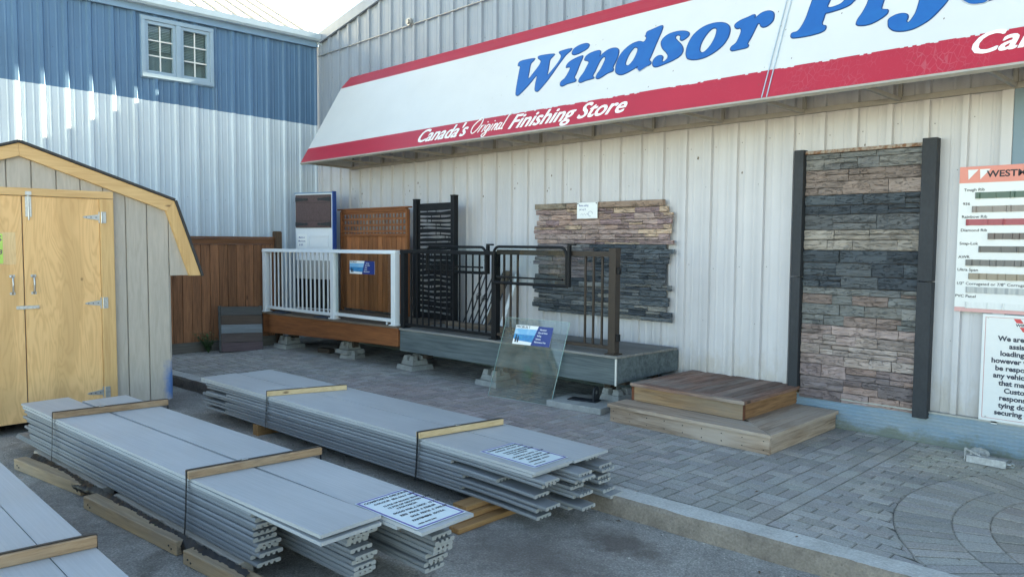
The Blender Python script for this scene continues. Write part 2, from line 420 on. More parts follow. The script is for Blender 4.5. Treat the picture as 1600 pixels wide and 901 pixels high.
# worn concrete kerb: top and broken face, nicked along its edge
kt, kf = MB(), MB()
xs = [-13 + i * .04 for i in range(int(19 / .04))]
def nk(x): return .006 * math.sin(x * 3.3) + .004 * math.sin(x * 11.1 + 1) + random.uniform(-.003, .003)
fr = [kerb_front(x) + nk(x) for x in xs]
raw = [max(0, random.gauss(.012, .016)) for x in xs]
chip = [sum(raw[max(0, i - 2):i + 3]) / len(raw[max(0, i - 2):i + 3]) for i in range(len(xs))]
wob = [jit(.004) for x in xs]; wob = [sum(wob[max(0, i - 3):i + 4]) / 7 for i in range(len(xs))]
for i in range(len(xs) - 1):
    a, b = xs[i], xs[i + 1]
    zt_ = .004
    kt._add([(a, fr[i] + chip[i], zt_), (b, fr[i + 1] + chip[i + 1], zt_), (b, kerb_back(b) + .006 * math.sin(b * 9), zt_), (a, kerb_back(a) + .006 * math.sin(a * 9), zt_),
             (a, kerb_back(a) + .006 * math.sin(a * 9), -.03), (b, kerb_back(b) + .006 * math.sin(b * 9), -.03)], [(0, 1, 2, 3), (3, 2, 5, 4)])
    da, db = chip[i], chip[i + 1]
    kf._add([(a, fr[i] + da, zt_), (b, fr[i + 1] + db, zt_), (a, fr[i], -.012 - da * .5), (b, fr[i + 1], -.012 - db * .5),
             (a, fr[i] - .012 + wob[i], -.07), (b, fr[i + 1] - .012 + wob[i + 1], -.07), (a, fr[i] - .02, -.13), (b, fr[i + 1] - .02, -.13)],
            [(0, 2, 3, 1), (2, 4, 5, 3), (4, 6, 7, 5)], 1)
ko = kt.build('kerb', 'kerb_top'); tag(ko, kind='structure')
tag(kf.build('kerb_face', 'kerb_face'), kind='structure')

# ================================================================ BUILDINGS
def siding_mat(name, col, streak=.10, dirt=None, rough=.5):
    m, n = nodes_of(name); v = mapping(n, (1, 1, .05)); v0 = mapping(n)
    f = noise(n, v, 9., 5, .6); f1 = noise(n, v0, 1.2, 5, .6)
    x = N(n, 'ShaderNodeCombineColor')
    q = math_(n, 'MULTIPLY', maprange(n, f, .3, .7, 1 - streak, 1 + streak), maprange(n, f1, .3, .7, .94, 1.06))
    for i in range(3): n.links.new(q, x.inputs[i])
    c = mixc(n, 1, col, x.outputs[0], 'MULTIPLY')
    if dirt is not None:
        d = maprange(n, noise(n, mapping(n, (1, 1, .3)), 14., 6, .7), .66, .78, 0, .6)
        c = mixc(n, d, c, dirt)
    if name == 'siding_lower_white':            # mud splashed up from the paving
        tcn = N(n, 'ShaderNodeTexCoord'); sx = N(n, 'ShaderNodeSeparateXYZ'); n.links.new(tcn.outputs['Object'], sx.inputs[0])
        hz = math_(n, 'ADD', sx.outputs[2], maprange(n, noise(n, mapping(n, (1, 1, .5)), 7., 6, .7), .3, .7, -.22, .22))
        c = mixc(n, maprange(n, hz, .32, .62, .5, 0), c, (.36, .31, .25))
    w = noise(n, mapping(n, (1, 1, .12)), 2.5, 2, .5)
    MATS[name] = finish(m, n, c, rough, 0, w, .25, .02, .4)
siding_mat('siding_dark_blue', (.072, .155, .265), .10, None, .5)
siding_mat('siding_pale_blue', (.50, .575, .635), .06, (.40, .44, .46), .45)
siding_mat('siding_upper_grey', (.215, .258, .315), .07, None, .45)
siding_mat('siding_lower_white', (.50, .495, .515), .06, (.40, .35, .29), .5)
mat('trim_blue', (.16, .27, .40), var=.06, scale=5, rough=.45, bump=.03)
mat('trim_pale', (.36, .46, .54), var=.05, scale=6, rough=.4, bump=.03)
mat('window_paint', (.235, .33, .415), var=.05, scale=6, rough=.45, bump=.03)
mat('roof_metal', (.47, .455, .42), var=.08, scale=6, stretch=(.2, 1, 1), rough=.5, bump=.05)
mat('render_wall', (.30, .32, .34), var=.06, scale=5, rough=.8)
mat('dark_void', (.02, .02, .022), var=.1, rough=.8, bump=0)
mat('steel', (.36, .37, .37), var=.1, scale=30, rough=.4, metal=.7, bump=.04)
mat('zinc', (.40, .42, .44), var=.2, scale=60, rough=.38, metal=.85, bump=.05)
mat('galvanised', (.36, .365, .37), var=.3, scale=40, rough=.5, metal=.6, bump=.08)
mat('blind_white', (.62, .63, .62), var=.04, rough=.7, bump=0)
glass('pane_glass', (.80, .88, .88), 1.5)
glass('rail_glass', (.93, .965, .96), 1.45)

def corrug(mb, u0, u1, phase, sp, zb, zt, place, h=.028, t=1., minor=.005, foot=.042):
    """ribbed sheet metal: major ribs every sp, two shallow ones between"""
    prof = []
    k = math.floor((u0 - phase) / sp) - 1
    while phase + k * sp < u1 + sp:
        c = phase + k * sp
        prof += [(c - foot, 0), (c - .022, h), (c + .022, h), (c + foot, 0)]
        for q in (1 / 3, 2 / 3):
            cc = c + sp * q; prof += [(cc - .016, 0), (cc - .006, minor), (cc + .006, minor), (cc + .016, 0)]
        k += 1
    prof = [p for p in prof if u0 < p[0] < u1]; prof = [(u0, 0)] + prof + [(u1, 0)]
    vs, fs = [], []
    for u, d in prof: vs += [place(u, d, zb(u)), place(u, d, zt(u))]
    for i in range(len(prof) - 1): fs.append((2 * i, 2 * i + 2, 2 * i + 3, 2 * i + 1))
    mb._add(vs, fs, t)
def screws(mb, us, zs, place, r=.006, t=.35):
    for u in us:
        for z in zs:
            zz = z + jit(.03)
            mb.prism([(r * math.cos(a * math.pi / 3), r * math.sin(a * math.pi / 3)) for a in range(6)], lambda a, b, w: place(u + a, w, zz + b), -.001, .005, t)

# --- metal-clad building on the left, its long wall at x = -12
BX = -12.0
blue = thing('metal_building', 'two-tone blue ribbed metal building with pale roof, standing at the left behind the fence', 'building', (BX, 2, -.12))
pl_ = lambda u, d, z: (BX + d, u, z)
edge = lambda u: 3.80 - .022 * (u - 2.57)
s1, s2 = MB(), MB()
WY0, WY1, WZ0, WZ1 = 4.14, 5.24, 4.09, 5.0           # the window hole
def seg(mb, a, b, zb, zt): corrug(mb, a, b, 2.56, .3, zb, zt, pl_, .03)
seg(s1, .2, WY0, edge, lambda u: 5.16); seg(s1, WY1, 7.1, edge, lambda u: 5.16)
seg(s1, WY0, WY1, edge, lambda u: WZ0); seg(s1, WY0, WY1, lambda u: WZ1, lambda u: 5.16)
seg(s2, .2, 7.1, lambda u: -.15, edge)
screws(s1, [2.60 + .3 * k for k in range(-7, 15)], [4.35], lambda u, d, z: (BX + d + .001, u + .1, z), .006, .6)
screws(s2, [2.60 + .3 * k for k in range(-7, 15)], [2.35, 1.2], lambda u, d, z: (BX + d + .001, u + .1, z), .006, .5)
s1.build('upper_siding', 'siding_dark_blue', blue, world=True)
s2.build('lower_siding', 'siding_pale_blue', blue, world=True)
sh = MB()
sh.box(-20, BX - .14, .2, 7.08, -.12, 5.1)
sh.build('wall_core', 'render_wall', blue, world=True)
fl = MB()                                           # flashing round the window hole
fl.box(BX - .14, BX + .034, WY0 - .0, WY0 + .012, WZ0, WZ1); fl.box(BX - .14, BX + .034, WY1 - .012, WY1, WZ0, WZ1)
fl.box(BX - .14, BX + .034, WY0 + .012, WY1 - .012, WZ1 - .012, WZ1); fl.box(BX - .14, BX + .034, WY0 + .012, WY1 - .012, WZ0, WZ0 + .012)
win = MB()
y0, y1, z0, z1 = WY0 + .012, WY1 - .012, WZ0 + .012, WZ1 - .012; xf = BX + .055; ym = (y0 + y1) / 2
for a, b, c, d in ((y0, y1, z1 - .055, z1), (y0, y1, z0, z0 + .055)): win.box(BX - .06, xf, a, b, c, d)
for a, b in ((y0, y0 + .055), (y1 - .055, y1), (ym - .035, ym + .035)): win.box(BX - .06, xf - .002, a, b, z0 + .055, z1 - .055)
wino = win.build('window', 'window_paint', blue, .004, world=True)
fl.build('window_flashing', 'trim_blue', blue, world=True)
for s_ in (0, 1):
    a, b = (y0 + .055, ym - .035) if s_ == 0 else (ym + .035, y1 - .055)
    sash = MB()
    for q in ((a, b, z1 - .105, z1 - .055), (a, b, z0 + .055, z0 + .105)): sash.box(BX - .05, BX + .035, q[0], q[1], q[2], q[3])
    for q in ((a, a + .045), (b - .045, b)): sash.box(BX - .05, BX + .033, q[0], q[1], z0 + .105, z1 - .105)
    o = sash.build('sash', 'window_paint', wino, .003, world=False); o.location = -blue.location
    mu = MB()
    for k in (1, 2): zz = z0 + .105 + (z1 - z0 - .21) * k / 3; mu.box(BX - .012, BX + .006, a + .045, b - .045, zz - .009, zz + .009)
    mu.box(BX - .010, BX + .004, (a + b) / 2 - .009, (a + b) / 2 + .009, z0 + .105, z1 - .105)
    o = mu.build('muntins', 'blind_white', wino); o.location = -blue.location
    pn = MB(); pn.box(BX - .026, BX - .020, a + .045, b - .045, z0 + .105, z1 - .105)
    o = pn.build('pane', 'pane_glass', wino); o.location = -blue.location
    bl = MB(); zz = z1 - .11
    while zz > z0 + (.42 if s_ == 0 else .34):
        bl._add([(BX - .085, a + .05, zz), (BX - .085, b - .05, zz + jit(.002)), (BX - .062, b - .05, zz - .018), (BX - .062, a + .05, zz - .018)], [(0, 1, 2, 3)], 1 + jit(.08)); zz -= .024
    o = bl.build('blind', 'blind_white', wino); o.location = -blue.location
# eave: fascia, gutter and standing-seam roof
e = MB(); e.box(BX + .034, BX + .078, 0.0, 7.04, 5.03, 5.15); e.build('fascia', 'trim_blue', blue, .004, world=True)
gt = MB()
gt.prism([(.03, 5.12), (.125, 5.12), (.155, 5.15), (.165, 5.235), (.15, 5.235), (.14, 5.165), (.118, 5.135), (.03, 5.135)], lambda u, v, w: (BX + u + .049, w, v), 0.0, 7.06)
gt.build('gutter', 'trim_pale', blue, world=True)
rf = MB(); sl = math.tan(R(27)); RT = -16.0
def rz_(x): return 5.19 + (BX + .12 - x) * sl
rf.hexa([(BX + .12, -.1, rz_(BX + .12) - .05), (BX + .12, 7.1, rz_(BX + .12) - .05), (RT, 7.1, rz_(RT) - .05), (RT, -.1, rz_(RT) - .05)],
        [(BX + .12, -.1, rz_(BX + .12)), (BX + .12, 7.1, rz_(BX + .12)), (RT, 7.1, rz_(RT)), (RT, -.1, rz_(RT))])
yy = .05
while yy < 7.1:
    rf.bar((BX + .11, yy, rz_(BX + .11) + .015), (RT, yy, rz_(RT) + .015), .035, .035, .96); yy += .3
rf.hexa([(RT, -.1, rz_(RT) - .05), (RT, 7.1, rz_(RT) - .05), (-20.3, 7.1, 5.0), (-20.3, -.1, 5.0)], [(RT, -.1, rz_(RT)), (RT, 7.1, rz_(RT)), (-20.3, 7.1, 5.06), (-20.3, -.1, 5.06)])
rf.build('roof', 'roof_metal', blue, world=True)
gb = MB(); gb.prism([(BX - .14, 5.1), (RT, rz_(RT) - .06), (-20, 5.05)], lambda u, v, w: (u, w, v), -.0, 7.05); gb.build('gable_wall', 'siding_upper_grey' if 0 else 'render_wall', blue, world=True)
ba = MB(); ba.hexa([(BX + .13, 7.03, rz_(BX + .13) - .12), (BX + .13, 7.12, rz_(BX + .13) - .12), (RT, 7.12, rz_(RT) - .12), (RT, 7.03, rz_(RT) - .12)],
                   [(BX + .13, 7.03, rz_(BX + .13) + .05), (BX + .13, 7.12, rz_(BX + .13) + .05), (RT, 7.12, rz_(RT) + .05), (RT, 7.03, rz_(RT) + .05)])
ba.build('verge_trim', 'trim_pale', blue, world=True)

# --- the store: gabled front wall at y = 7.11
SY = 7.11
store = thing('store_building', 'long gabled store with white ribbed metal front under grey-blue upper siding', 'building', (-1, SY, 0))
gz = lambda x: 5.20 + .196 * (min(x, -2 - x) + 11.84)
ps = lambda u, d, z: (u, SY - d, z)
up, lw = MB(), MB()
corrug(up, -11.98, 10.0, -4.82, .295, lambda u: 3.3, gz, ps, .036, 1., .005, .031)
corrug(lw, -11.98, 10.0, -4.82, .295, lambda u: .272, lambda u: 3.3, ps, .036, 1., .004, .029)
ribs = [-4.82 + .295 * k for k in range(-24, 14)]
screws(lw, ribs, [2.72, 1.45], lambda u, d, z: (u + .06, SY - d, z), .005, .35)
screws(lw, ribs[::2], [2.3, .9], lambda u, d, z: (u - .05, SY - d, z), .004, .35)
screws(up, ribs, [4.45], lambda u, d, z: (u + .06, SY - d, z), .006, .55)
# peeled and rusted nicks in a row under the awning
for u in ribs:
    if random.random() < .4:
        for k in range(random.randint(1, 3)):
            z = 2.45 + jit(.16) + .0; uu = u + .1 + jit(.06); w = random.uniform(.004, .014)
            lw.prism([(-w, -w * .6), (w * .4, -w), (w, w * .3), (-w * .2, w * .9)], lambda a, b, c: (uu + a, SY - c, z + b * 1.5), -.001, .002, (.28, .22, .17))
up.build('upper_siding', 'siding_upper_grey', store, world=True); lw.build('lower_siding', 'siding_lower_white', store, world=True)
core = MB()
core.prism([(-11.97, -.12), (9.98, -.12), (9.98, gz(9.98) - .02), (-1, gz(-1) - .02), (-11.97, gz(-11.97) - .02)], lambda u, v, w: (u, w, v), SY + .03, 30)
core.build('wall_core', 'render_wall', store, world=True)
rf = MB()
rf.prism([(-12.0, gz(-12.0)), (-1, gz(-1)), (10.1, gz(10.1)), (10.1, gz(10.1) + .06), (-1, gz(-1) + .06), (-12.0, gz(-12.0) + .06)], lambda u, v, w: (u, w, v), SY - .03, 30.1)
rf.build('roof', 'roof_metal', store, world=True)
rk = MB()
for a, b in ((-12.0, -1.0), (-1.0, 10.1)):
    rk.hexa([(a, SY - .075, gz(a) - .10), (b, SY - .075, gz(b) - .10), (b, SY - .033, gz(b) - .10), (a, SY - .033, gz(a) - .10)],
            [(a, SY - .075, gz(a) + .07), (b, SY - .075, gz(b) + .07), (b, SY - .033, gz(b) + .07), (a, SY - .033, gz(a) + .07)])
rk.build('rake_trim', 'siding_upper_grey', store, .004, world=True)
cn = MB(); cn.box(-12.0 + .035, -12.0 + .075, SY - .05, SY - .002, .27, 5.05); cn.build('corner_trim', 'siding_lower_white', store, world=True)
cd = MB(); cd.tube([(-11.95, SY - .04, 4.885), (-9.33, SY - .04, 4.915), (-6.9, SY - .04, 4.94), (9, SY - .04, 5.1)], .012, 8)
co = cd.build('conduit', 'steel', store, world=True)
jb = MB(); jb.tube([(-9.3, SY - .005, 4.955), (-9.3, SY - .085, 4.955)], .055, 14); jb.tube([(-9.3, SY - .085, 4.955), (-9.3, SY - .115, 4.955)], .035, 12, .8)
o = jb.build('junction_box', 'steel', co); o.location = -store.location
# ribbed concrete footing, painted blue-grey
m, n = nodes_of('footing'); v = mapping(n)
c = mixc(n, maprange(n, noise(n, mapping(n, (.4, 1, 1)), 5., 7, .65), .4, .68, 0, 1), (.185, .27, .34), (.27, .32, .35))
tcn = N(n, 'ShaderNodeTexCoord'); sx = N(n, 'ShaderNodeSeparateXYZ'); n.links.new(tcn.outputs['Object'], sx.inputs[0])
c = mixc(n, maprange(n, math_(n, 'ADD', sx.outputs[2], maprange(n, noise(n, v, 6., 5, .7), .3, .7, -.07, .07)), .03, .11, .75, 0), c, (.16, .17, .12))
MATS['footing'] = finish(m, n, c, .85, 0, noise(n, mapping(n, (.15, 1, 6)), 14., 4, .6), .5, .006, .25)
ft = MB(); k = 0; zz = -.13
prof = [(0, -.13)]
while zz < .262: prof += [(.012 if k % 2 else .004, zz), (.012 if k % 2 else .004, zz + .012)]; zz += .016; k += 1
prof += [(.004, .268), (-.10, .268), (-.10, -.13)]
ft.prism(prof, lambda u, v, w: (w, SY - .055 - u, v), -11.97, 10.0)
ft.build('footing', 'footing', store, world=True)
dr = MB(); dr.box(-11.9, 10, SY - .075, SY - .02, .272, .285); dr.build('drip_flashing', 'steel', store, world=True)
# boarded window right of the ribs, white jamb beside it
mat('board_blue', (.14, .215, .27), var=.05, scale=4, rough=.5)
wb = MB(); wb.box(-1.53, 1.6, SY - .038, SY - .029, 1.0, 2.96); wo = wb.build('boarded_window', 'board_blue', store, world=True)
for xa in (-1.61, 1.601):
    jm = MB(); jm.box(xa, xa + .079, SY - .052, SY - .0275, .95, 3.02)
    o = jm.build('window_jamb', 'siding_lower_white', wo); o.location = -store.location

# --- the sign awning ---------------------------------------------------------
AX0, AX1, SEAM = -10.93, 4.6, -3.19
B0 = Vector((0, 6.15, 2.92)); K0 = Vector((0, 6.887, 4.173)); TD = (K0 - B0).normalized(); ND = Vector((1, 0, 0)).cross(TD)   # ND points up and out
ND = ND if ND.y < 0 else -ND
def aw(x, t, d=0.): q = B0 + TD * t + ND * d; return (x, q.y, q.z)
tb = lambda x: -.005 + .0035 * (x + 10.93)            # lower edge
tr = lambda x: .262 + .0085 * (x + 10.93)             # top of the red band
awn = thing('sign_awning', 'long slanted white sign awning with red bands and blue lettering over the store front', 'awning', (-3, SY, 2.9))
def aw_mat(name, col, specks, cracks):
    m, n = nodes_of(name); v = mapping(n)
    tcn = N(n, 'ShaderNodeTexCoord'); sx = N(n, 'ShaderNodeSeparateXYZ'); n.links.new(tcn.outputs['Object'], sx.inputs[0])
    f = noise(n, v, 1.3, 5, .6)
    c = mixc(n, maprange(n, f, .3, .7, 0, 1), col, tuple(q * .93 for q in col))
    east = maprange(n, sx.outputs[0], -4.6, -1.2, .08, 1.0)          # more weathering to the right
    vo = N(n, 'ShaderNodeTexVoronoi'); vo.inputs['Scale'].default_value = 13.; n.links.new(mapping(n, (1, .5, .5)), vo.inputs['Vector'])
    rs = N(n, 'ShaderNodeSeparateColor'); n.links.new(vo.outputs['Color'], rs.inputs[0])
    sp = math_(n, 'MULTIPLY', maprange(n, vo.outputs['Distance'], .05, .085, 1, 0), maprange(n, rs.outputs[0], .55, .6, 0, 1))
    c = mixc(n, math_(n, 'MULTIPLY', math_(n, 'MULTIPLY', sp, east), specks), c, (.10, .075, .06))
    if cracks:
        ve = N(n, 'ShaderNodeTexVoronoi', feature='DISTANCE_TO_EDGE'); ve.inputs['Scale'].default_value = 26.; n.links.new(mapping(n, (1, .5, .5)), ve.inputs['Vector'])
        cr = math_(n, 'MULTIPLY', maprange(n, ve.outputs['Distance'], .015, .05, 1, 0), maprange(n, noise(n, v, 2.3, 5, .65), .46, .60, 0, 1))
        cr = math_(n, 'MULTIPLY', cr, maprange(n, sx.outputs[0], -1.4, .2, 0, 1))
        c = mixc(n, math_(n, 'MULTIPLY', cr, cracks), c, (.55, .42, .44))
    MATS[name] = finish(m, n, c, .38, 0, f, .05, .01, .45)
aw_mat('awning_white', (.575, .595, .60), .8, 0)
aw_mat('awning_red', (.41, .022, .044), .35, .12)
mat('awning_blue', (.004, .098, .335), (.006, .13, .37), var=.05, rough=.35, bump=0)
mat('awning_navy', (.010, .045, .15), var=.05, rough=.4, bump=0)
mat('letter_white', (.74, .75, .75), var=.03, rough=.4, bump=0)
mat('frame_beige', (.33, .31, .275), var=.1, scale=12, rough=.6, bump=.05)
pn = MB()
for a, b in ((AX0, SEAM), (SEAM, AX1)):
    pn.hexa([aw(a, tb(a), -.012), aw(b, tb(b), -.012), aw(b, tb(b), 0), aw(a, tb(a), 0)], [aw(a, 1.452, -.012), aw(b, 1.452, -.012), aw(b, 1.452, 0), aw(a, 1.452, 0)])
pn.build('white_panel', 'awning_white', awn, world=True)
rb = MB(); x = AX0
while x < AX1 - .01:                                  # red film, its upper edge chipped
    b = min(x + .03, AX1); r0 = tr(x) + (random.choice((0, 0, 0, -.006, -.012)) if x > -6.5 else 0); 
    rb._add([aw(x, tb(x), .003), aw(b, tb(b), .003), aw(b, tr(b) + (r0 - tr(x)), .003), aw(x, r0, .003), aw(x, tb(x), 0.0005), aw(b, tb(b), .0005), aw(b, tr(b) + (r0 - tr(x)), .0005), aw(x, r0, .0005)],
            [(0, 1, 2, 3), (4, 5, 1, 0), (3, 2, 6, 7)]); x = b
rb.build('lower_red_band', 'awning_red', awn, world=True)
tp = MB()
tp.prism([(0, 0), (.045, .055), (.115, .13), (.180, .205), (.180, .185), (.122, .112), (.054, .04), (.01, -.01)], lambda u, v, w: (w, 6.887 + u, 4.173 + v), AX0, AX1)
tp.build('upper_red_band', 'awning_red', awn, world=True)
ep = MB()
for xa in (AX0 + .002, AX1 - .014):
    ep = MB(); ep.prism([(6.15, 2.915), (6.885, 4.16), (7.06, 4.36), (7.06, 2.915)], lambda u, v, w: (w, u, v), xa, xa + .012)
    ep.build('end_panel', 'awning_white', awn, world=True)
ss = MB()
for dx in (0, .045): ss.hexa([aw(SEAM + dx, tb(SEAM), .004), aw(SEAM + dx + .007, tb(SEAM), .004), aw(SEAM + dx + .007, tb(SEAM), .012), aw(SEAM + dx, tb(SEAM), .012)],
        [aw(SEAM + dx - .09, 1.45, .004), aw(SEAM + dx - .083, 1.45, .004), aw(SEAM + dx - .083, 1.45, .012), aw(SEAM + dx - .09, 1.45, .012)])
ss.build('seam_strip', 'trim_pale', awn, world=True)
fr_ = MB()
fr_.hexa([aw(AX0, tb(AX0) - .022, -.03), aw(AX1, tb(AX1) - .022, -.03), aw(AX1, tb(AX1) - .022, .006), aw(AX0, tb(AX0) - .022, .006)],
         [aw(AX0, tb(AX0) - .001, -.03), aw(AX1, tb(AX1) - .001, -.03), aw(AX1, tb(AX1) - .001, .006), aw(AX0, tb(AX0) - .001, .006)])
fr_.build('front_rail', 'frame_beige', awn, world=True)
wr = MB(); wr.bar((AX0, SY - .055, 2.89), (AX1, SY - .055, 2.985), .04, .045); wr.build('wall_rail', 'frame_beige', awn, world=True)
for k in range(18):
    x = -10.85 + .848 * k
    if x > AX1: break
    zr = 2.89 + (x - AX0) * .0061
    b = MB(); q = aw(x, tb(x) + .012, -.03)
    b.bar((x, SY - .08, zr), q, .03, .03)
    b.bar((x, SY - .055, zr + .02), (x, SY - .055, 4.3), .03, .03)
    b.bar(aw(x, tb(x) + .05, -.03), aw(x, 1.43, -.03), .03, .03)
    b.build('brace', 'frame_beige', awn, world=True)
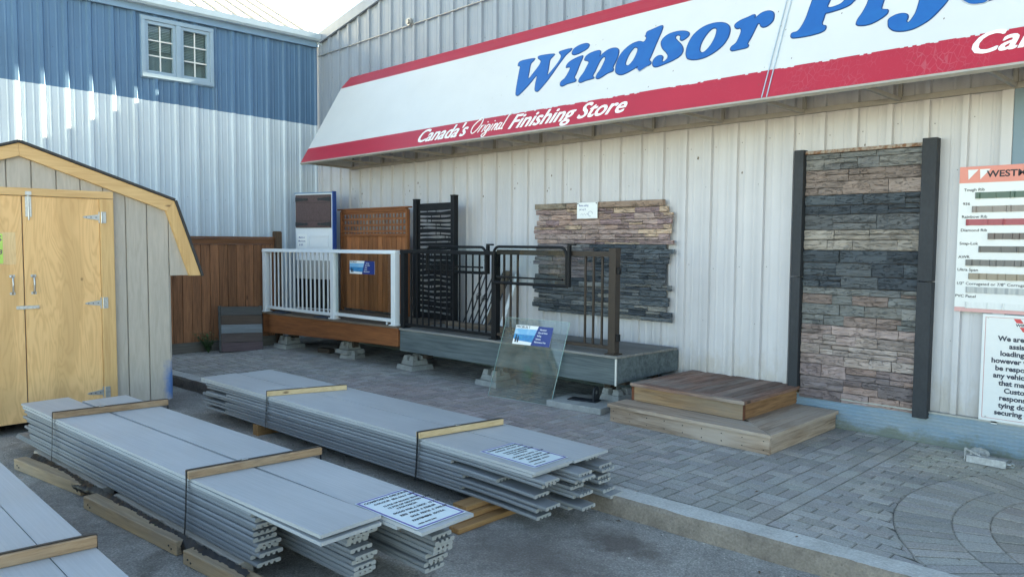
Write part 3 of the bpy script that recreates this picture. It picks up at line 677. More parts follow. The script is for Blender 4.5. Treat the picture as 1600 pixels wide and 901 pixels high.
GLYPH = {
 'W': [[-6.656,1.069],[-6.664,1.122],[-6.593,1.136],[-6.412,1.126],[-6.411,1.087],[-6.434,1.047],[-6.404,0.944],[-6.356,0.806],[-6.305,0.897],[-6.263,1.007],[-6.276,1.07],[-6.341,1.117],[-6.332,1.149],[-6.097,1.126],[-6.1,1.083],[-6.119,1.038],[-6.074,0.893],[-6.048,0.803],[-5.987,0.903],[-5.948,1.016],[-5.961,1.081],[-6.012,1.13],[-5.998,1.148],[-5.842,1.152],[-5.836,1.113],[-5.88,1.068],[-5.927,0.958],[-5.998,0.745],[-6.068,0.605],[-6.098,0.583],[-6.148,0.613],[-6.192,0.727],[-6.231,0.842],[-6.3,0.706],[-6.386,0.588],[-6.423,0.578],[-6.462,0.617],[-6.524,0.787],[-6.585,0.979],[-6.608,1.048]],
 'i': [[-5.786,0.868],[-5.791,0.917],[-5.748,0.961],[-5.621,0.997],[-5.59,0.965],[-5.591,0.882],[-5.584,0.746],[-5.589,0.686],[-5.546,0.647],[-5.551,0.623],[-5.646,0.614],[-5.716,0.591],[-5.762,0.619],[-5.769,0.665],[-5.73,0.709],[-5.715,0.784],[-5.714,0.844],[-5.74,0.865]],
 'dot': [[-5.797,1.088],[-5.787,1.139],[-5.721,1.175],[-5.626,1.175],[-5.571,1.141],[-5.573,1.097],[-5.63,1.062],[-5.714,1.038],[-5.769,1.05]],
 'n': [[-5.54,0.923],[-5.545,0.971],[-5.501,1.008],[-5.403,1.023],[-5.35,1.001],[-5.336,0.957],[-5.334,0.921],[-5.282,0.979],[-5.218,1.008],[-5.141,1.001],[-5.087,0.959],[-5.066,0.894],[-5.062,0.806],[-5.069,0.721],[-5.05,0.698],[-5.052,0.669],[-5.11,0.656],[-5.169,0.618],[-5.212,0.601],[-5.251,0.623],[-5.256,0.671],[-5.236,0.729],[-5.226,0.815],[-5.23,0.884],[-5.253,0.909],[-5.285,0.895],[-5.303,0.818],[-5.307,0.718],[-5.316,0.658],[-5.283,0.626],[-5.307,0.618],[-5.393,0.609],[-5.449,0.594],[-5.49,0.617],[-5.496,0.666],[-5.469,0.737],[-5.46,0.824],[-5.456,0.875],[-5.489,0.902]],
 'd': [[-4.785,1.103],[-4.785,1.141],[-4.725,1.158],[-4.631,1.181],[-4.599,1.156],[-4.595,1.082],[-4.601,0.914],[-4.604,0.771],[-4.609,0.725],[-4.575,0.694],[-4.571,0.665],[-4.612,0.643],[-4.666,0.606],[-4.687,0.603],[-4.72,0.641],[-4.723,0.672],[-4.762,0.649],[-4.83,0.614],[-4.906,0.597],[-4.979,0.631],[-5.016,0.686],[-5.038,0.777],[-5.034,0.887],[-4.992,0.965],[-4.927,1.013],[-4.849,1.024],[-4.781,0.999],[-4.76,1.036],[-4.767,1.067],[-4.79,1.085]],
 'd_in': [[-4.841,0.944],[-4.878,0.947],[-4.908,0.885],[-4.918,0.801],[-4.912,0.739],[-4.886,0.71],[-4.851,0.714],[-4.82,0.769],[-4.81,0.852],[-4.816,0.914]],
 's': [[-4.238,0.995],[-4.221,0.956],[-4.245,0.922],[-4.282,0.907],[-4.311,0.93],[-4.319,0.972],[-4.355,0.995],[-4.38,0.987],[-4.377,0.953],[-4.33,0.904],[-4.264,0.838],[-4.225,0.771],[-4.233,0.704],[-4.302,0.661],[-4.388,0.633],[-4.468,0.614],[-4.518,0.631],[-4.544,0.676],[-4.548,0.724],[-4.521,0.758],[-4.476,0.756],[-4.443,0.726],[-4.437,0.678],[-4.411,0.665],[-4.383,0.69],[-4.382,0.736],[-4.428,0.793],[-4.49,0.853],[-4.532,0.922],[-4.537,0.983],[-4.488,1.032],[-4.394,1.045],[-4.303,1.03]],
 'o': [[-4.15,0.675],[-4.176,0.738],[-4.187,0.843],[-4.162,0.953],[-4.083,1.027],[-3.979,1.047],[-3.873,1.027],[-3.8,0.979],[-3.76,0.912],[-3.751,0.821],[-3.78,0.728],[-3.854,0.656],[-3.948,0.615],[-4.048,0.615],[-4.118,0.641]],
 'o_in': [[-3.948,0.982],[-3.983,0.967],[-4.02,0.896],[-4.036,0.809],[-4.025,0.727],[-3.991,0.686],[-3.955,0.696],[-3.916,0.759],[-3.898,0.856],[-3.904,0.937],[-3.92,0.97]],
 'r': [[-3.708,0.929],[-3.722,0.97],[-3.684,1.005],[-3.615,1.025],[-3.555,1.043],[-3.535,1.017],[-3.534,0.988],[-3.481,1.041],[-3.421,1.051],[-3.369,1.026],[-3.341,0.981],[-3.333,0.914],[-3.361,0.868],[-3.402,0.856],[-3.434,0.875],[-3.458,0.914],[-3.48,0.909],[-3.489,0.845],[-3.501,0.762],[-3.516,0.69],[-3.499,0.665],[-3.511,0.642],[-3.574,0.639],[-3.648,0.638],[-3.677,0.662],[-3.674,0.693],[-3.638,0.729],[-3.627,0.803],[-3.628,0.869],[-3.651,0.908],[-3.677,0.907]],
 'P': [[-3.101,0.685],[-3.097,0.712],[-3.056,0.718],[-3.03,0.762],[-3.01,0.861],[-3.007,0.965],[-3.003,1.07],[-2.999,1.205],[-3.004,1.275],[-3.041,1.312],[-3.04,1.346],[-2.944,1.349],[-2.698,1.352],[-2.56,1.296],[-2.473,1.174],[-2.467,1.061],[-2.512,1.011],[-2.61,0.957],[-2.653,0.904],[-2.731,0.88],[-2.814,0.869],[-2.845,0.864],[-2.846,0.808],[-2.849,0.763],[-2.836,0.732],[-2.81,0.72],[-2.8,0.692],[-2.809,0.668],[-2.848,0.652],[-2.948,0.643],[-3.054,0.649],[-3.087,0.661]],
 'P_in': [[-2.844,0.933],[-2.771,0.928],[-2.711,0.963],[-2.691,1.074],[-2.696,1.188],[-2.741,1.26],[-2.806,1.261],[-2.827,1.23],[-2.834,1.135],[-2.839,1.023]],
 'l': [[-2.542,0.684],[-2.538,0.728],[-2.517,0.785],[-2.5,0.862],[-2.494,0.923],[-2.474,1.082],[-2.467,1.191],[-2.486,1.234],[-2.532,1.259],[-2.53,1.296],[-2.415,1.314],[-2.352,1.329],[-2.333,1.299],[-2.343,1.151],[-2.363,0.993],[-2.37,0.888],[-2.372,0.817],[-2.366,0.78],[-2.322,0.764],[-2.311,0.74],[-2.323,0.707],[-2.373,0.667],[-2.433,0.642],[-2.5,0.647],[-2.534,0.664]],
 'y': [[-2.28,0.617],[-2.282,0.661],[-2.237,0.689],[-2.187,0.688],[-2.152,0.666],[-2.142,0.633],[-2.145,0.6],[-2.131,0.579],[-2.114,0.595],[-2.09,0.662],[-2.084,0.737],[-2.084,0.806],[-2.094,0.878],[-2.12,0.931],[-2.158,0.953],[-2.161,0.989],[-2.089,1.012],[-2.028,1.011],[-2.006,0.972],[-1.977,0.843],[-1.958,0.8],[-1.921,0.877],[-1.9,0.948],[-1.927,0.996],[-1.921,1.029],[-1.833,1.047],[-1.819,1.016],[-1.835,0.885],[-1.875,0.745],[-1.917,0.657],[-1.963,0.586],[-2.013,0.541],[-2.079,0.507],[-2.151,0.503],[-2.217,0.524],[-2.264,0.57]],
 'w': [[-1.771,0.724],[-1.752,0.69],[-1.701,0.65],[-1.645,0.64],[-1.603,0.651],[-1.554,0.75],[-1.53,0.662],[-1.482,0.688],[-1.403,0.864],[-1.346,1.056],[-1.372,1.098],[-1.455,1.094],[-1.437,1.038],[-1.47,0.902],[-1.494,0.959],[-1.506,1.079],[-1.602,1.07],[-1.584,1.022],[-1.617,0.884],[-1.641,0.825],[-1.645,0.926],[-1.636,1.006],[-1.66,1.057],[-1.776,1.045],[-1.755,0.987],[-1.764,0.846]],
}
AW = lambda d: frame(Vector(aw(0, 0, d)) - awn.location, (1, 0, 0), TD)
def shift(k, x0, y0, s, x1, y1): return [(x1 + (a - x0) * s, y1 + (b - y0) * s) for a, b in GLYPH[k]]
word = [[GLYPH[k] for k in ks] for ks in (('W',), ('i', 'dot'), ('n',), ('d', 'd_in'), ('s',), ('o', 'o_in'), ('r',), ('P', 'P_in'), ('l',), ('y',), ('w',))]
for dx in (-.62, .02): word.append([shift('o', -4.187, .61, 1.18, dx, .655), shift('o_in', -4.187, .61, 1.18, dx, .655)])
word.append([shift('d', -5.04, .6, 1.18, .66, .66), shift('d_in', -5.04, .6, 1.18, .66, .66)])
for i, outl in enumerate(word):
    e_ = .0002 * (i % 3)
    lo_ = shapes(outl, 'awning_blue', awn, AW(.0062 + e_), 'letter', .001, 0)
    shapes(outl, 'awning_navy', lo_, AW(.0030 + e_), 'letter_outline', .001, .008)
SLP = .006
for x0 in (-8.02, -1.64):
    y0 = .05 + .0035 * (x0 + 10.93) * .6 + (.085 if x0 > -3 else .012)
    Mx = AW(.0045) @ Matrix.Translation((x0, y0, 0)) @ Matrix.Rotation(SLP, 4, 'Z')
    for tx in (("Canada's", -.02, 0, .284, 'LEFT', .0068, .28, .95), ('Finishing Store', 1.69, 0, .282, 'LEFT', .0068, .28, .985)): text([tx], 'letter_white', awn, Mx, 'slogan_lettering')
    # script word, drawn as brush strokes
    st = [[(.13, .20), (.07, .17), (.025, .10), (.03, .03), (.075, .0), (.13, .05), (.165, .13), (.16, .20), (.12, .225), (.085, .20)],
          [(.165, .0), (.182, .055), (.196, .105)], [(.184, .06), (.205, .095), (.232, .102)],
          [(.235, .0), (.250, .05), (.264, .10)], [(.274, .135), (.279, .148)],
          [(.345, .092), (.31, .10), (.283, .06), (.285, .015), (.312, .01), (.345, .085)], [(.347, .095), (.325, -.03), (.295, -.075), (.262, -.06), (.275, -.03), (.335, .0)],
          [(.360, .0), (.374, .05), (.388, .10)], [(.398, .135), (.403, .148)],
          [(.405, .0), (.434, .10)], [(.415, .04), (.445, .09), (.468, .095), (.468, .06), (.456, .01), (.476, .005)],
          [(.545, .09), (.512, .10), (.487, .06), (.488, .012), (.512, .008), (.545, .08)], [(.548, .098), (.533, .03), (.54, .002), (.56, .02)],
          [(.575, .0), (.592, .10), (.625, .235)], [(.575, .0), (.60, .012)]]
    sc = MB(AW(.0052) @ Matrix.Translation((x0 + 1.02, y0 + .02, 0)) @ Matrix.Rotation(SLP, 4, 'Z'))
    for pts in st:
        q = ([pts[0]] + pts + [pts[-1]]) if len(pts) > 2 else pts
        if len(pts) > 2: q = [tuple(.5 * (2 * q[i][c] + (q[i + 1][c] - q[i - 1][c]) * t + (2 * q[i - 1][c] - 5 * q[i][c] + 4 * q[i + 1][c] - q[i + 2][c]) * t * t + (3 * q[i][c] - q[i - 1][c] - 3 * q[i + 1][c] + q[i + 2][c]) * t ** 3) for c in (0, 1)) for i in range(1, len(q) - 2) for t in (0, .25, .5, .75)] + [pts[-1]]
        sc.tube([(a * .98, b * 1.0, 0) for a, b in q], .0075, 5)
    sc.build('script_lettering', 'letter_white', awn)

# ================================================================ SHED
wood('new_lumber', (.68, .445, .21), (.56, .335, .145), 'z', .6, 10, (.14, .07, .03), .12)
wood('new_lumber_y', (.68, .45, .22), (.56, .335, .15), 'y', .6, 10, (.14, .07, .03), .12)
def plywood():
    m, n = nodes_of('plywood')
    v = mapping(n, (1, 1, .16)); v1 = mapping(n)
    a = noise(n, v, 4.5, 3, .5, 1.4)
    w = N(n, 'ShaderNodeMath', operation='PINGPONG'); n.links.new(math_(n, 'MULTIPLY', a, 12.), w.inputs[0]); w.inputs[1].default_value = .5
    g = maprange(n, w.outputs[0], .0, .34, 1, 0)
    c = mixc(n, math_(n, 'MULTIPLY', g, .42), (.78, .485, .225), (.53, .275, .105))
    tc = N(n, 'ShaderNodeTexCoord'); sp = N(n, 'ShaderNodeSeparateXYZ'); n.links.new(tc.outputs['Object'], sp.inputs[0])
    # a darker water-stained sheet of veneer running down the doors
    yy = math_(n, 'ADD', sp.outputs[1], maprange(n, noise(n, mapping(n, (1, 1, .5)), 2.2, 3, .5), .2, .8, -.17, .17))
    band = math_(n, 'MULTIPLY', maprange(n, yy, .21, .29, 0, 1), maprange(n, yy, .44, .50, 1, 0))
    b2 = math_(n, 'MULTIPLY', maprange(n, yy, -.34, -.28, 0, 1), maprange(n, yy, -.15, -.08, 1, 0))
    c = mixc(n, math_(n, 'MULTIPLY', math_(n, 'MAXIMUM', band, b2), .42), c, (.50, .295, .125))
    vo = N(n, 'ShaderNodeTexVoronoi'); vo.inputs['Scale'].default_value = 2.6; n.links.new(mapping(n, (1, 1, .7)), vo.inputs['Vector'])
    c = mixc(n, maprange(n, vo.outputs['Distance'], .03, .05, .8, 0), c, (.17, .08, .03))
    MATS['plywood'] = finish(m, n, c, .55, 0, a, .12, .004, .35)
plywood()
def shed_siding():
    m, n = nodes_of('shed_siding')
    f = noise(n, mapping(n, (1, 1, .12)), 30., 4, .6, .6)
    c = mixc(n, maprange(n, f, .35, .65, 0, 1), (.47, .42, .365), (.40, .36, .31))
    mp = N(n, 'ShaderNodeMapping'); tc = N(n, 'ShaderNodeTexCoord'); n.links.new(tc.outputs['Object'], mp.inputs[0])
    mp.inputs['Scale'].default_value = (0, 9., 3.6); mp.inputs['Location'].default_value = (0, -1.36 * 9, -.30 * 3.6)
    ln = N(n, 'ShaderNodeVectorMath', operation='LENGTH'); n.links.new(mp.outputs[0], ln.inputs[0])
    d = math_(n, 'ADD', ln.outputs['Value'], maprange(n, noise(n, mapping(n), 9., 5, .6), .3, .7, -.3, .3))
    c = mixc(n, maprange(n, d, .35, 1.1, .85, 0), c, (.035, .16, .42))          # blue spray-paint smudge low on the corner
    MATS['shed_siding'] = finish(m, n, c, .75, 0, f, .6, .006, .3)
shed_siding()
mat('shingle', (.045, .045, .047), var=.3, scale=60, rough=.9, bump=.3)
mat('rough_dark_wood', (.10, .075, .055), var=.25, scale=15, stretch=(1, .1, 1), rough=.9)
SX, RY = -8.2, 1.75
shed = thing('garden_shed', 'barn-roofed garden shed with plywood double doors and grey panel siding', 'shed', (SX, RY, -.12))
DZ = .12                                             # local z = world z + .12
w = MB(); HW = 1.355
gam = [(-HW, .13), (HW, .13), (HW, 1.44), (HW + .245, 1.44), (HW + .01, 2.16), (0, 2.62), (-HW - .01, 2.16), (-HW - .245, 1.44), (-HW, 1.44)]
w.prism(gam, lambda u, v, q: (q, u, v), -2.4, -.05)
gro = [-1.52, -1.32, -1.12, -.915, -.71, -.51, -.305, -.10, .10, .305, .51, .71, .915, 1.12, 1.335]
def top_at(y): y = abs(y); return 2.62 - .46 * y / (HW + .01) if y < HW + .01 else 2.16 - (y - HW - .01) * .72 / .235
edges = [-HW - .24] + gro + [HW + .24]
for a, b in zip(edges[:-1], edges[1:]):              # panels between the grooves
    a2, b2 = a + .005, b - .005
    za, zb_ = (1.44 if abs(a2) > HW else .13), (1.44 if abs(b2) > HW else .13)
    zl = max(za, zb_) if (a < -HW or b > HW) else .13
    pts = [(a2, zl), (b2, zl), (b2, top_at(b2) - .02), (a2, top_at(a2) - .02)]
    if a2 < 0 < b2: pts = [(a2, zl), (b2, zl), (b2, top_at(b2) - .02), (0, top_at(0) - .02), (a2, top_at(a2) - .02)]
    w.prism(pts, lambda u, v, q: (q, u, v), -.05, -.028)
w.build('siding', 'shed_siding', shed, .003, seg=1)
r = MB()
for s in (1, -1):
    for (a, b) in (((0, 2.70), (HW + .03, 2.225)), ((HW + .03, 2.225), (HW + .30, 1.43))):
        d = Vector((b[0] - a[0], b[1] - a[1])); nn = Vector((-d.y, d.x)).normalized() * .022
        r.prism([(s * a[0], a[1]), (s * b[0], b[1]), (s * (b[0] + nn.x), b[1] + nn.y), (s * (a[0] + nn.x), a[1] + nn.y)], lambda u, v, q: (q, u, v), -2.5, .035)
r.build('roof', 'shingle', shed)
def board2(mb, p, q, wdt, x0, x1, t=1.):
    p, q = Vector(p), Vector(q); d = (q - p).normalized(); nn = Vector((-d.y, d.x)) * wdt
    mb.prism([tuple(p), tuple(q), tuple(q + nn), tuple(p + nn)], lambda u, v, w_: (w_, u, v), x0, x1, t)
for s in (1, -1):
    t_ = MB()
    pts = [(0, 2.695), (s * (HW + .03), 2.22), (s * (HW - .055), 2.115), (0, 2.575)]
    t_.prism(pts, lambda u, v, q: (q, u, v), -.028, .018); t_.build('rake_board', 'new_lumber_y', shed, .004)
    t_ = MB()
    t_.prism([(s * (HW + .03), 2.22), (s * (HW + .295), 1.435), (s * (HW + .175), 1.435), (s * (HW - .055), 2.115)], lambda u, v, q: (q, u, v), -.028, .0185)
    t_.build('rake_board', 'new_lumber', shed, .004)
t_ = MB(); t_.box(-.028, .020, -.79, .79, 2.215, 2.285); t_.build('door_header', 'new_lumber_y', shed, .004)
for s in (1, -1):
    t_ = MB(); a, b = sorted((s * .665, s * .79)); t_.box(-.028, .019, a, b, .22, 2.212, .98); t_.build('door_trim', 'new_lumber', shed, .004)
for s, (a, b) in ((-1, (-.662, .004)), (1, (.014, .662))):
    d = MB(); d.box(-.026, .004, a, b, .10, 2.210)
    do = d.build('door', 'plywood', shed, .002)
    e_ = .662 * s
    for z in (2.03, 1.19, .30):
        h = MB(); h.box(.006, .012, e_ + .012 * s - .02, e_ + .012 * s + .02, z - .055, z + .055)
        h.box(.021, .025, e_ + .04 * s - .017, e_ + .04 * s + .017, z - .055, z + .055)
        h.prism([(e_ - .005 * s, z - .028), (e_ - .13 * s, z - .011), (e_ - .15 * s, z), (e_ - .13 * s, z + .011), (e_ - .005 * s, z + .028)], lambda u, v, q: (q, u, v), .005, .009)
        h.tube([(.022, e_ + .018 * s, z - .055), (.022, e_ + .018 * s, z + .055)], .008, 8)
        for q in (.03, .075, .115): h.tube([(.008, e_ - q * s, z), (.012, e_ - q * s, z)], .007, 6, .4)
        h.build('hinge', 'zinc', do, .0015)
    yh = -.085 if s < 0 else .085
    h = MB(); h.box(.004, .009, yh - .022, yh + .022, 1.46, 1.485); h.box(.004, .009, yh - .022, yh + .022, 1.30, 1.325)
    h.tube(catmull([(yh, 1.47)], 1, False) and [(.008, yh, 1.475), (.038, yh, 1.455), (.045, yh, 1.39), (.038, yh, 1.33), (.008, yh, 1.312)], .009, 8)
    h.build('handle', 'zinc', do, .002)
    if s > 0:
        h = MB(); h.box(.004, .012, .035, .085, 2.02, 2.21); h.box(.0201, .026, .035, .085, 2.22, 2.255); h.tube([(.018, .06, 1.99), (.018, .06, 2.24)], .008, 8); h.build('barrel_bolt', 'zinc', do, .0015)
        h = MB(); h.box(.004, .012, -.06, .125, 1.165, 1.195); h.box(.012, .03, .095, .12, 1.17, 1.19); h.build('hasp', 'zinc', do, .0015)
for y in (-1.1, -.35, .4, 1.15):
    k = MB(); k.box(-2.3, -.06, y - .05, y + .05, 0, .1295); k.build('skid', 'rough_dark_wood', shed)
# paper note in a clear sleeve on the left door
mat('lime_paper', (.36, .68, .06), var=.04, rough=.6, bump=0)
mat('ink', (.012, .012, .02), var=.05, rough=.6, bump=0)
mat('ink_blue', (.03, .06, .25), var=.05, rough=.5, bump=0)
glass('sleeve', (.93, .95, .96), 1.4, .08)
nt_ = thing('paper_note', 'lime green price note in a clear sleeve pinned to the shed door', 'note', (SX + .006, 1.44, 1.47))
b = MB(); b.box(0, .001, -.16, .16, .0, .27); b.build('paper', 'lime_paper', nt_)
b = MB(); b.box(.003, .004, -.17, .26, -.01, .285); b.build('sleeve', 'sleeve', nt_)
text([('S', .12, .205, .07, 'LEFT', .002, 0, 1), ('P', .10, .145, .06, 'LEFT', .002, .2, 1), ('# 8', .07, .085, .06, 'LEFT', .002, .1, 1), ('6 x 8', .02, .03, .055, 'LEFT', .002, .1, 1)], 'ink', nt_, frame((.0012, 0, 0), (0, 1, 0), (0, 0, 1)))

# ================================================================ FENCE + PLANT + SAMPLE BOARD
wood('fence_wood', (.205, .092, .046), (.105, .046, .024), 'z', .75, 12, (.03, .014, .008), .3)
wood('fence_rail_wood', (.20, .085, .038), (.12, .05, .024), 'y', .75, 12, (.03, .014, .008), .3)
wood('post_wood', (.12, .075, .048), (.07, .043, .028), 'z', .85, 14, (.03, .02, .012), .3)
wood('grey_plank_y', (.16, .145, .125), (.10, .088, .075), 'y', .85, 12, (.05, .04, .03), .3)
FX = -11.5
fe = thing('wooden_fence', 'brown stained board fence with flat top rail in front of the blue building', 'fence', (FX, 4.6, 0))
p = MB(); yy = -1.5; k = 0
while yy < 1.36:
    p.box(-.03 + jit(.002), -.004 + jit(.003), yy + .003, yy + .137, .14, 1.63, 1.5 * (1 + jit(.3))); yy += .14; k += 1
p.build('boards', 'fence_wood', fe, .004, seg=1)
r = MB(); r.box(-.06, .02, -1.6, 1.375, 1.632, 1.72); r.build('top_rail', 'fence_rail_wood', fe, .006)
r = MB(); r.box(-.075, .035, -1.6, 1.375, 1.722, 1.752, 1.1); r.build('cap_board', 'fence_rail_wood', fe, .005)
k_ = MB(); k_.box(-.005, .035, -1.6, 1.37, -.01, .155); k_.build('kick_board', 'grey_plank_y', fe, .005)
q = MB(); q.box(-.06, .05, 1.378, 1.49, -.05, 1.83); q.hexa([(-.06, 1.378, 1.83), (.05, 1.378, 1.83), (.05, 1.49, 1.83), (-.06, 1.49, 1.83)], [(-.05, 1.388, 1.845), (.04, 1.388, 1.845), (.04, 1.48, 1.845), (-.05, 1.48, 1.845)])
q.build('post', 'post_wood', fe, .006)
q = MB(); q.box(-.10, -.031, -.1, .0, -.05, 1.6); q.build('post', 'post_wood', fe, .006)

wood('sample_plank', (.85, .82, .80), (.62, .6, .58), 'y', .75, 12, None, .25, knots=False)
sb = thing('sample_board', 'leaning sample board of five weathered planks in different stain colours', 'sample board', (-11.12, 5.24, .0))
sb.rotation_euler = (R(-3), R(-9), R(0))
cols = [(.17, .125, .135), (.15, .12, .115), (.255, .30, .335), (.125, .095, .078), (.115, .12, .12)]
for i, c in enumerate(cols):
    b = MB(); b.box(-.012, .012, -.325, .325, .005 + i * .137, .005 + i * .137 + .133, c); b.build('plank', 'sample_plank', sb, .004)
b = MB(); b.box(-.05, -.013, -.345, -.30, 0, .70, (.10, .11, .115)); b.box(-.05, -.013, .30, .345, 0, .70, (.10, .11, .115)); b.build('back_frame', 'sample_plank', sb, .004)

mat('leaf_green', (.045, .10, .035), (.08, .14, .045), var=.3, scale=30, rough=.6, bump=0, c2scale=20)
pl = thing('weed_plant', 'small leafy green weed growing at the foot of the fence', 'plant', (-11.33, 4.80, 0))
lf, sm_ = MB(), MB()
for i in range(22):
    a = random.uniform(0, 6.28); L = random.uniform(.14, .34); ln = random.uniform(.25, .9)
    tip = Vector((math.cos(a) * L * ln * .8 + .03, math.sin(a) * L * ln, L))
    pts = [Vector((0, 0, -.01)), Vector((tip.x * .35, tip.y * .35, L * .55)), tip]
    sm_.tube(pts, [.004, .003, .0015], 5)
    for j in range(12):
        q = .15 + .85 * j / 11; c = pts[0].lerp(pts[1], q * 2) if q < .5 else pts[1].lerp(pts[2], q * 2 - 1)
        b_ = random.uniform(0, 6.28); ll = random.uniform(.03, .065); d = Vector((math.cos(b_), math.sin(b_), random.uniform(-.1, .6))).normalized(); sd2 = d.cross(Vector((0, 0, 1))).normalized() * ll * .32
        lf._add([c, c + d * ll * .5 + sd2, c + d * ll, c + d * ll * .5 - sd2], [(0, 1, 2), (0, 2, 3)], 1 + jit(.35))
sm_.build('stem', 'leaf_green', pl); lf.build('leaves', 'leaf_green', pl)

# ================================================================ DECKS AND RAILINGS
wood('cedar_fascia', (.26, .095, .035), (.16, .055, .022), 'x', .7, 9, (.05, .018, .01), .2)
wood('deck_brown', (.17, .13, .10), (.11, .085, .065), 'x', .85, 12, (.05, .04, .03), .3)
wood('composite_slate', (.120, .148, .158), (.052, .070, .079), 'x', .55, 5, None, .15, knots=False)
wood('composite_deck', (.22, .215, .205), (.15, .15, .143), 'x', .7, 8, None, .2, knots=False)
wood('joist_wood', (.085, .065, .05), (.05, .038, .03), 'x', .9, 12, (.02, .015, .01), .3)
mat('white_powder', (.64, .68, .71), var=.03, scale=10, rough=.35, bump=.02)
mat('black_powder', (.009, .010, .012), var=.1, scale=20, rough=.5, bump=.02, spec=.22)
mat('bronze_powder', (.043, .033, .027), var=.08, scale=20, rough=.5, bump=.02, spec=.25)
mat('concrete', (.36, .36, .34), (.27, .275, .26), var=.12, scale=60, rough=.92, bump=.35, c2scale=6, c2lo=.4, c2hi=.65)
mat('bright_trim', (.62, .64, .64), var=.05, rough=.35, metal=.4, bump=0)

wdk = thing('wooden_deck', 'low wooden display deck with cedar fascia carrying the white railing', 'deck', (-11.36, 5.70, 0), math.atan2(.17, 3.36))
b = MB(); b.hexa([(0, 0, .244), (3.355, 0, .334), (3.355, .038, .334), (0, .038, .244)], [(0, 0, .535), (3.355, 0, .566), (3.355, .038, .566), (0, .038, .535)])
b.hexa([(0, .04, .25), (.036, .04, .25), (.036, 1.14, .25), (0, 1.14, .25)], [(0, .04, .534), (.036, .04, .534), (.036, 1.14, .534), (0, 1.14, .534)])
b.build('fascia', 'cedar_fascia', wdk, .004)
b = MB()
for k in range(8):
    y = -.018 + k * .145
    b.hexa([(-.01, y, .537), (3.355, y, .568), (3.355, y + .138, .568), (-.01, y + .138, .537)], [(-.01, y, .563), (3.355, y, .594), (3.355, y + .138, .594), (-.01, y + .138, .563)], 1 + jit(.15))
b.build('deck_boards', 'deck_brown', wdk, .004)
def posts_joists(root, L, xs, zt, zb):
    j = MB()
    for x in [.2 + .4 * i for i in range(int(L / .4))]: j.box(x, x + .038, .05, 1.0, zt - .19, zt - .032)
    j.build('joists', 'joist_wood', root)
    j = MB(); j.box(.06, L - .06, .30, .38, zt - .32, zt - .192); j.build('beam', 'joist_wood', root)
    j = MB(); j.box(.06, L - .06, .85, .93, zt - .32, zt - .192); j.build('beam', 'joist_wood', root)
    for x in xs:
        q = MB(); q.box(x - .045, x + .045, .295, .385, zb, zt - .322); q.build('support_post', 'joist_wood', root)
posts_joists(wdk, 3.35, (.38, 1.95), .565, .155)

gdk = thing('composite_deck', 'low display deck with slate grey composite fascia and white corner strip', 'deck', (-8.0, 5.90, 0), math.atan2(.12, 3.42))
b = MB()
b.box(0, 3.414, 0, .022, .282, .548); b.build('front_fascia', 'composite_slate', gdk, .003)
b = MB()
b.hexa([(3.39, .03, .29), (3.412, .03, .29), (3.487, 1.05, .33), (3.465, 1.05, .33)], [(3.39, .03, .547), (3.412, .03, .547), (3.487, 1.05, .547), (3.465, 1.05, .547)])
b.build('side_fascia', 'composite_slate', gdk, .003)
b = MB(); b.box(3.402, 3.420, -.006, .012, .276, .545); b.build('corner_strip', 'bright_trim', gdk, .002)
b = MB()
for k in range(7):
    y = -.02 + k * .146; xr = lambda q: 3.435 + .075 * max(0, q); b.hexa([(0, y, .551), (xr(y), y, .551), (xr(y + .141), y + .141, .551), (0, y + .141, .551)], [(0, y, .576), (xr(y), y, .576), (xr(y + .141), y + .141, .576), (0, y + .141, .576)], 1 + jit(.1))
b.build('deck_boards', 'composite_deck', gdk, .004)
posts_joists(gdk, 3.38, (.16, 1.62, 3.1), .552, .16)

# concrete pier blocks
def pier_block(s, lab, flip=False):
    root = thing('pier_block', lab, 'pier block', (0, 0, 0), 0, 'concrete pier blocks under the decks')
    m_ = MB(); h = .15 * s; w = .15 * s
    def fr(z0, a, z1, c): m_.hexa([(-a, -a, z0), (a, -a, z0), (a, a, z0), (-a, a, z0)], [(-c, -c, z1), (c, -c, z1), (c, c, z1), (-c, c, z1)])
    fr(-.01, w, .05 * s, w * .93); fr(.051 * s, w * .72, .10 * s, w * .64)
    for sx_ in (-1, 1):
        for sy_ in (-1, 1):
            a, b_, c = .022 * s, w * .64, w * .56
            q = [(a, a), (b_, a), (b_, b_), (a, b_)]; q2 = [(a * 1.25, a * 1.25), (c, a * 1.25), (c, c), (a * 1.25, c)]
            m_.hexa([(sx_ * x, sy_ * y, .101 * s) for x, y in q], [(sx_ * x, sy_ * y, h) for x, y in q2])
    m_.build('block', 'concrete', root, .006)
    return root
pb = [(-11.08, 6.0, .05, 'concrete pier block under the left end of the cedar fascia, beside the sample board'),
      (-9.52, 6.12, .03, 'concrete pier block under the middle of the cedar fascia, resting on a second block'),
      (-8.10, 6.22, -.06, 'concrete pier block under the joint between the cedar and slate fascias'),
      (-6.55, 6.24, .04, 'concrete pier block just left of the leaning glass sheet'),
      (-4.83, 6.36, -.05, 'concrete pier block behind the paving slab by the steps')]
for i, (x, y, rz, lab) in enumerate(pb):
    o = pier_block(1.22 if i != 1 else 1.05, lab); o.location = (x, y, .0 if i != 1 else .075); o.rotation_euler.z = rz
o = pier_block(1.3, 'flat concrete pier block lying under the second deck block'); o.location = (-9.47, 6.13, -.08); o.rotation_euler.z = .4
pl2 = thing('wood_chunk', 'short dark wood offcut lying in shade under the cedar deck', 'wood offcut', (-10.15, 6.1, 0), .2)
b = MB(); b.box(-.13, .13, -.05, .05, 0, .07); b.build('offcut', 'joist_wood', pl2, .005)

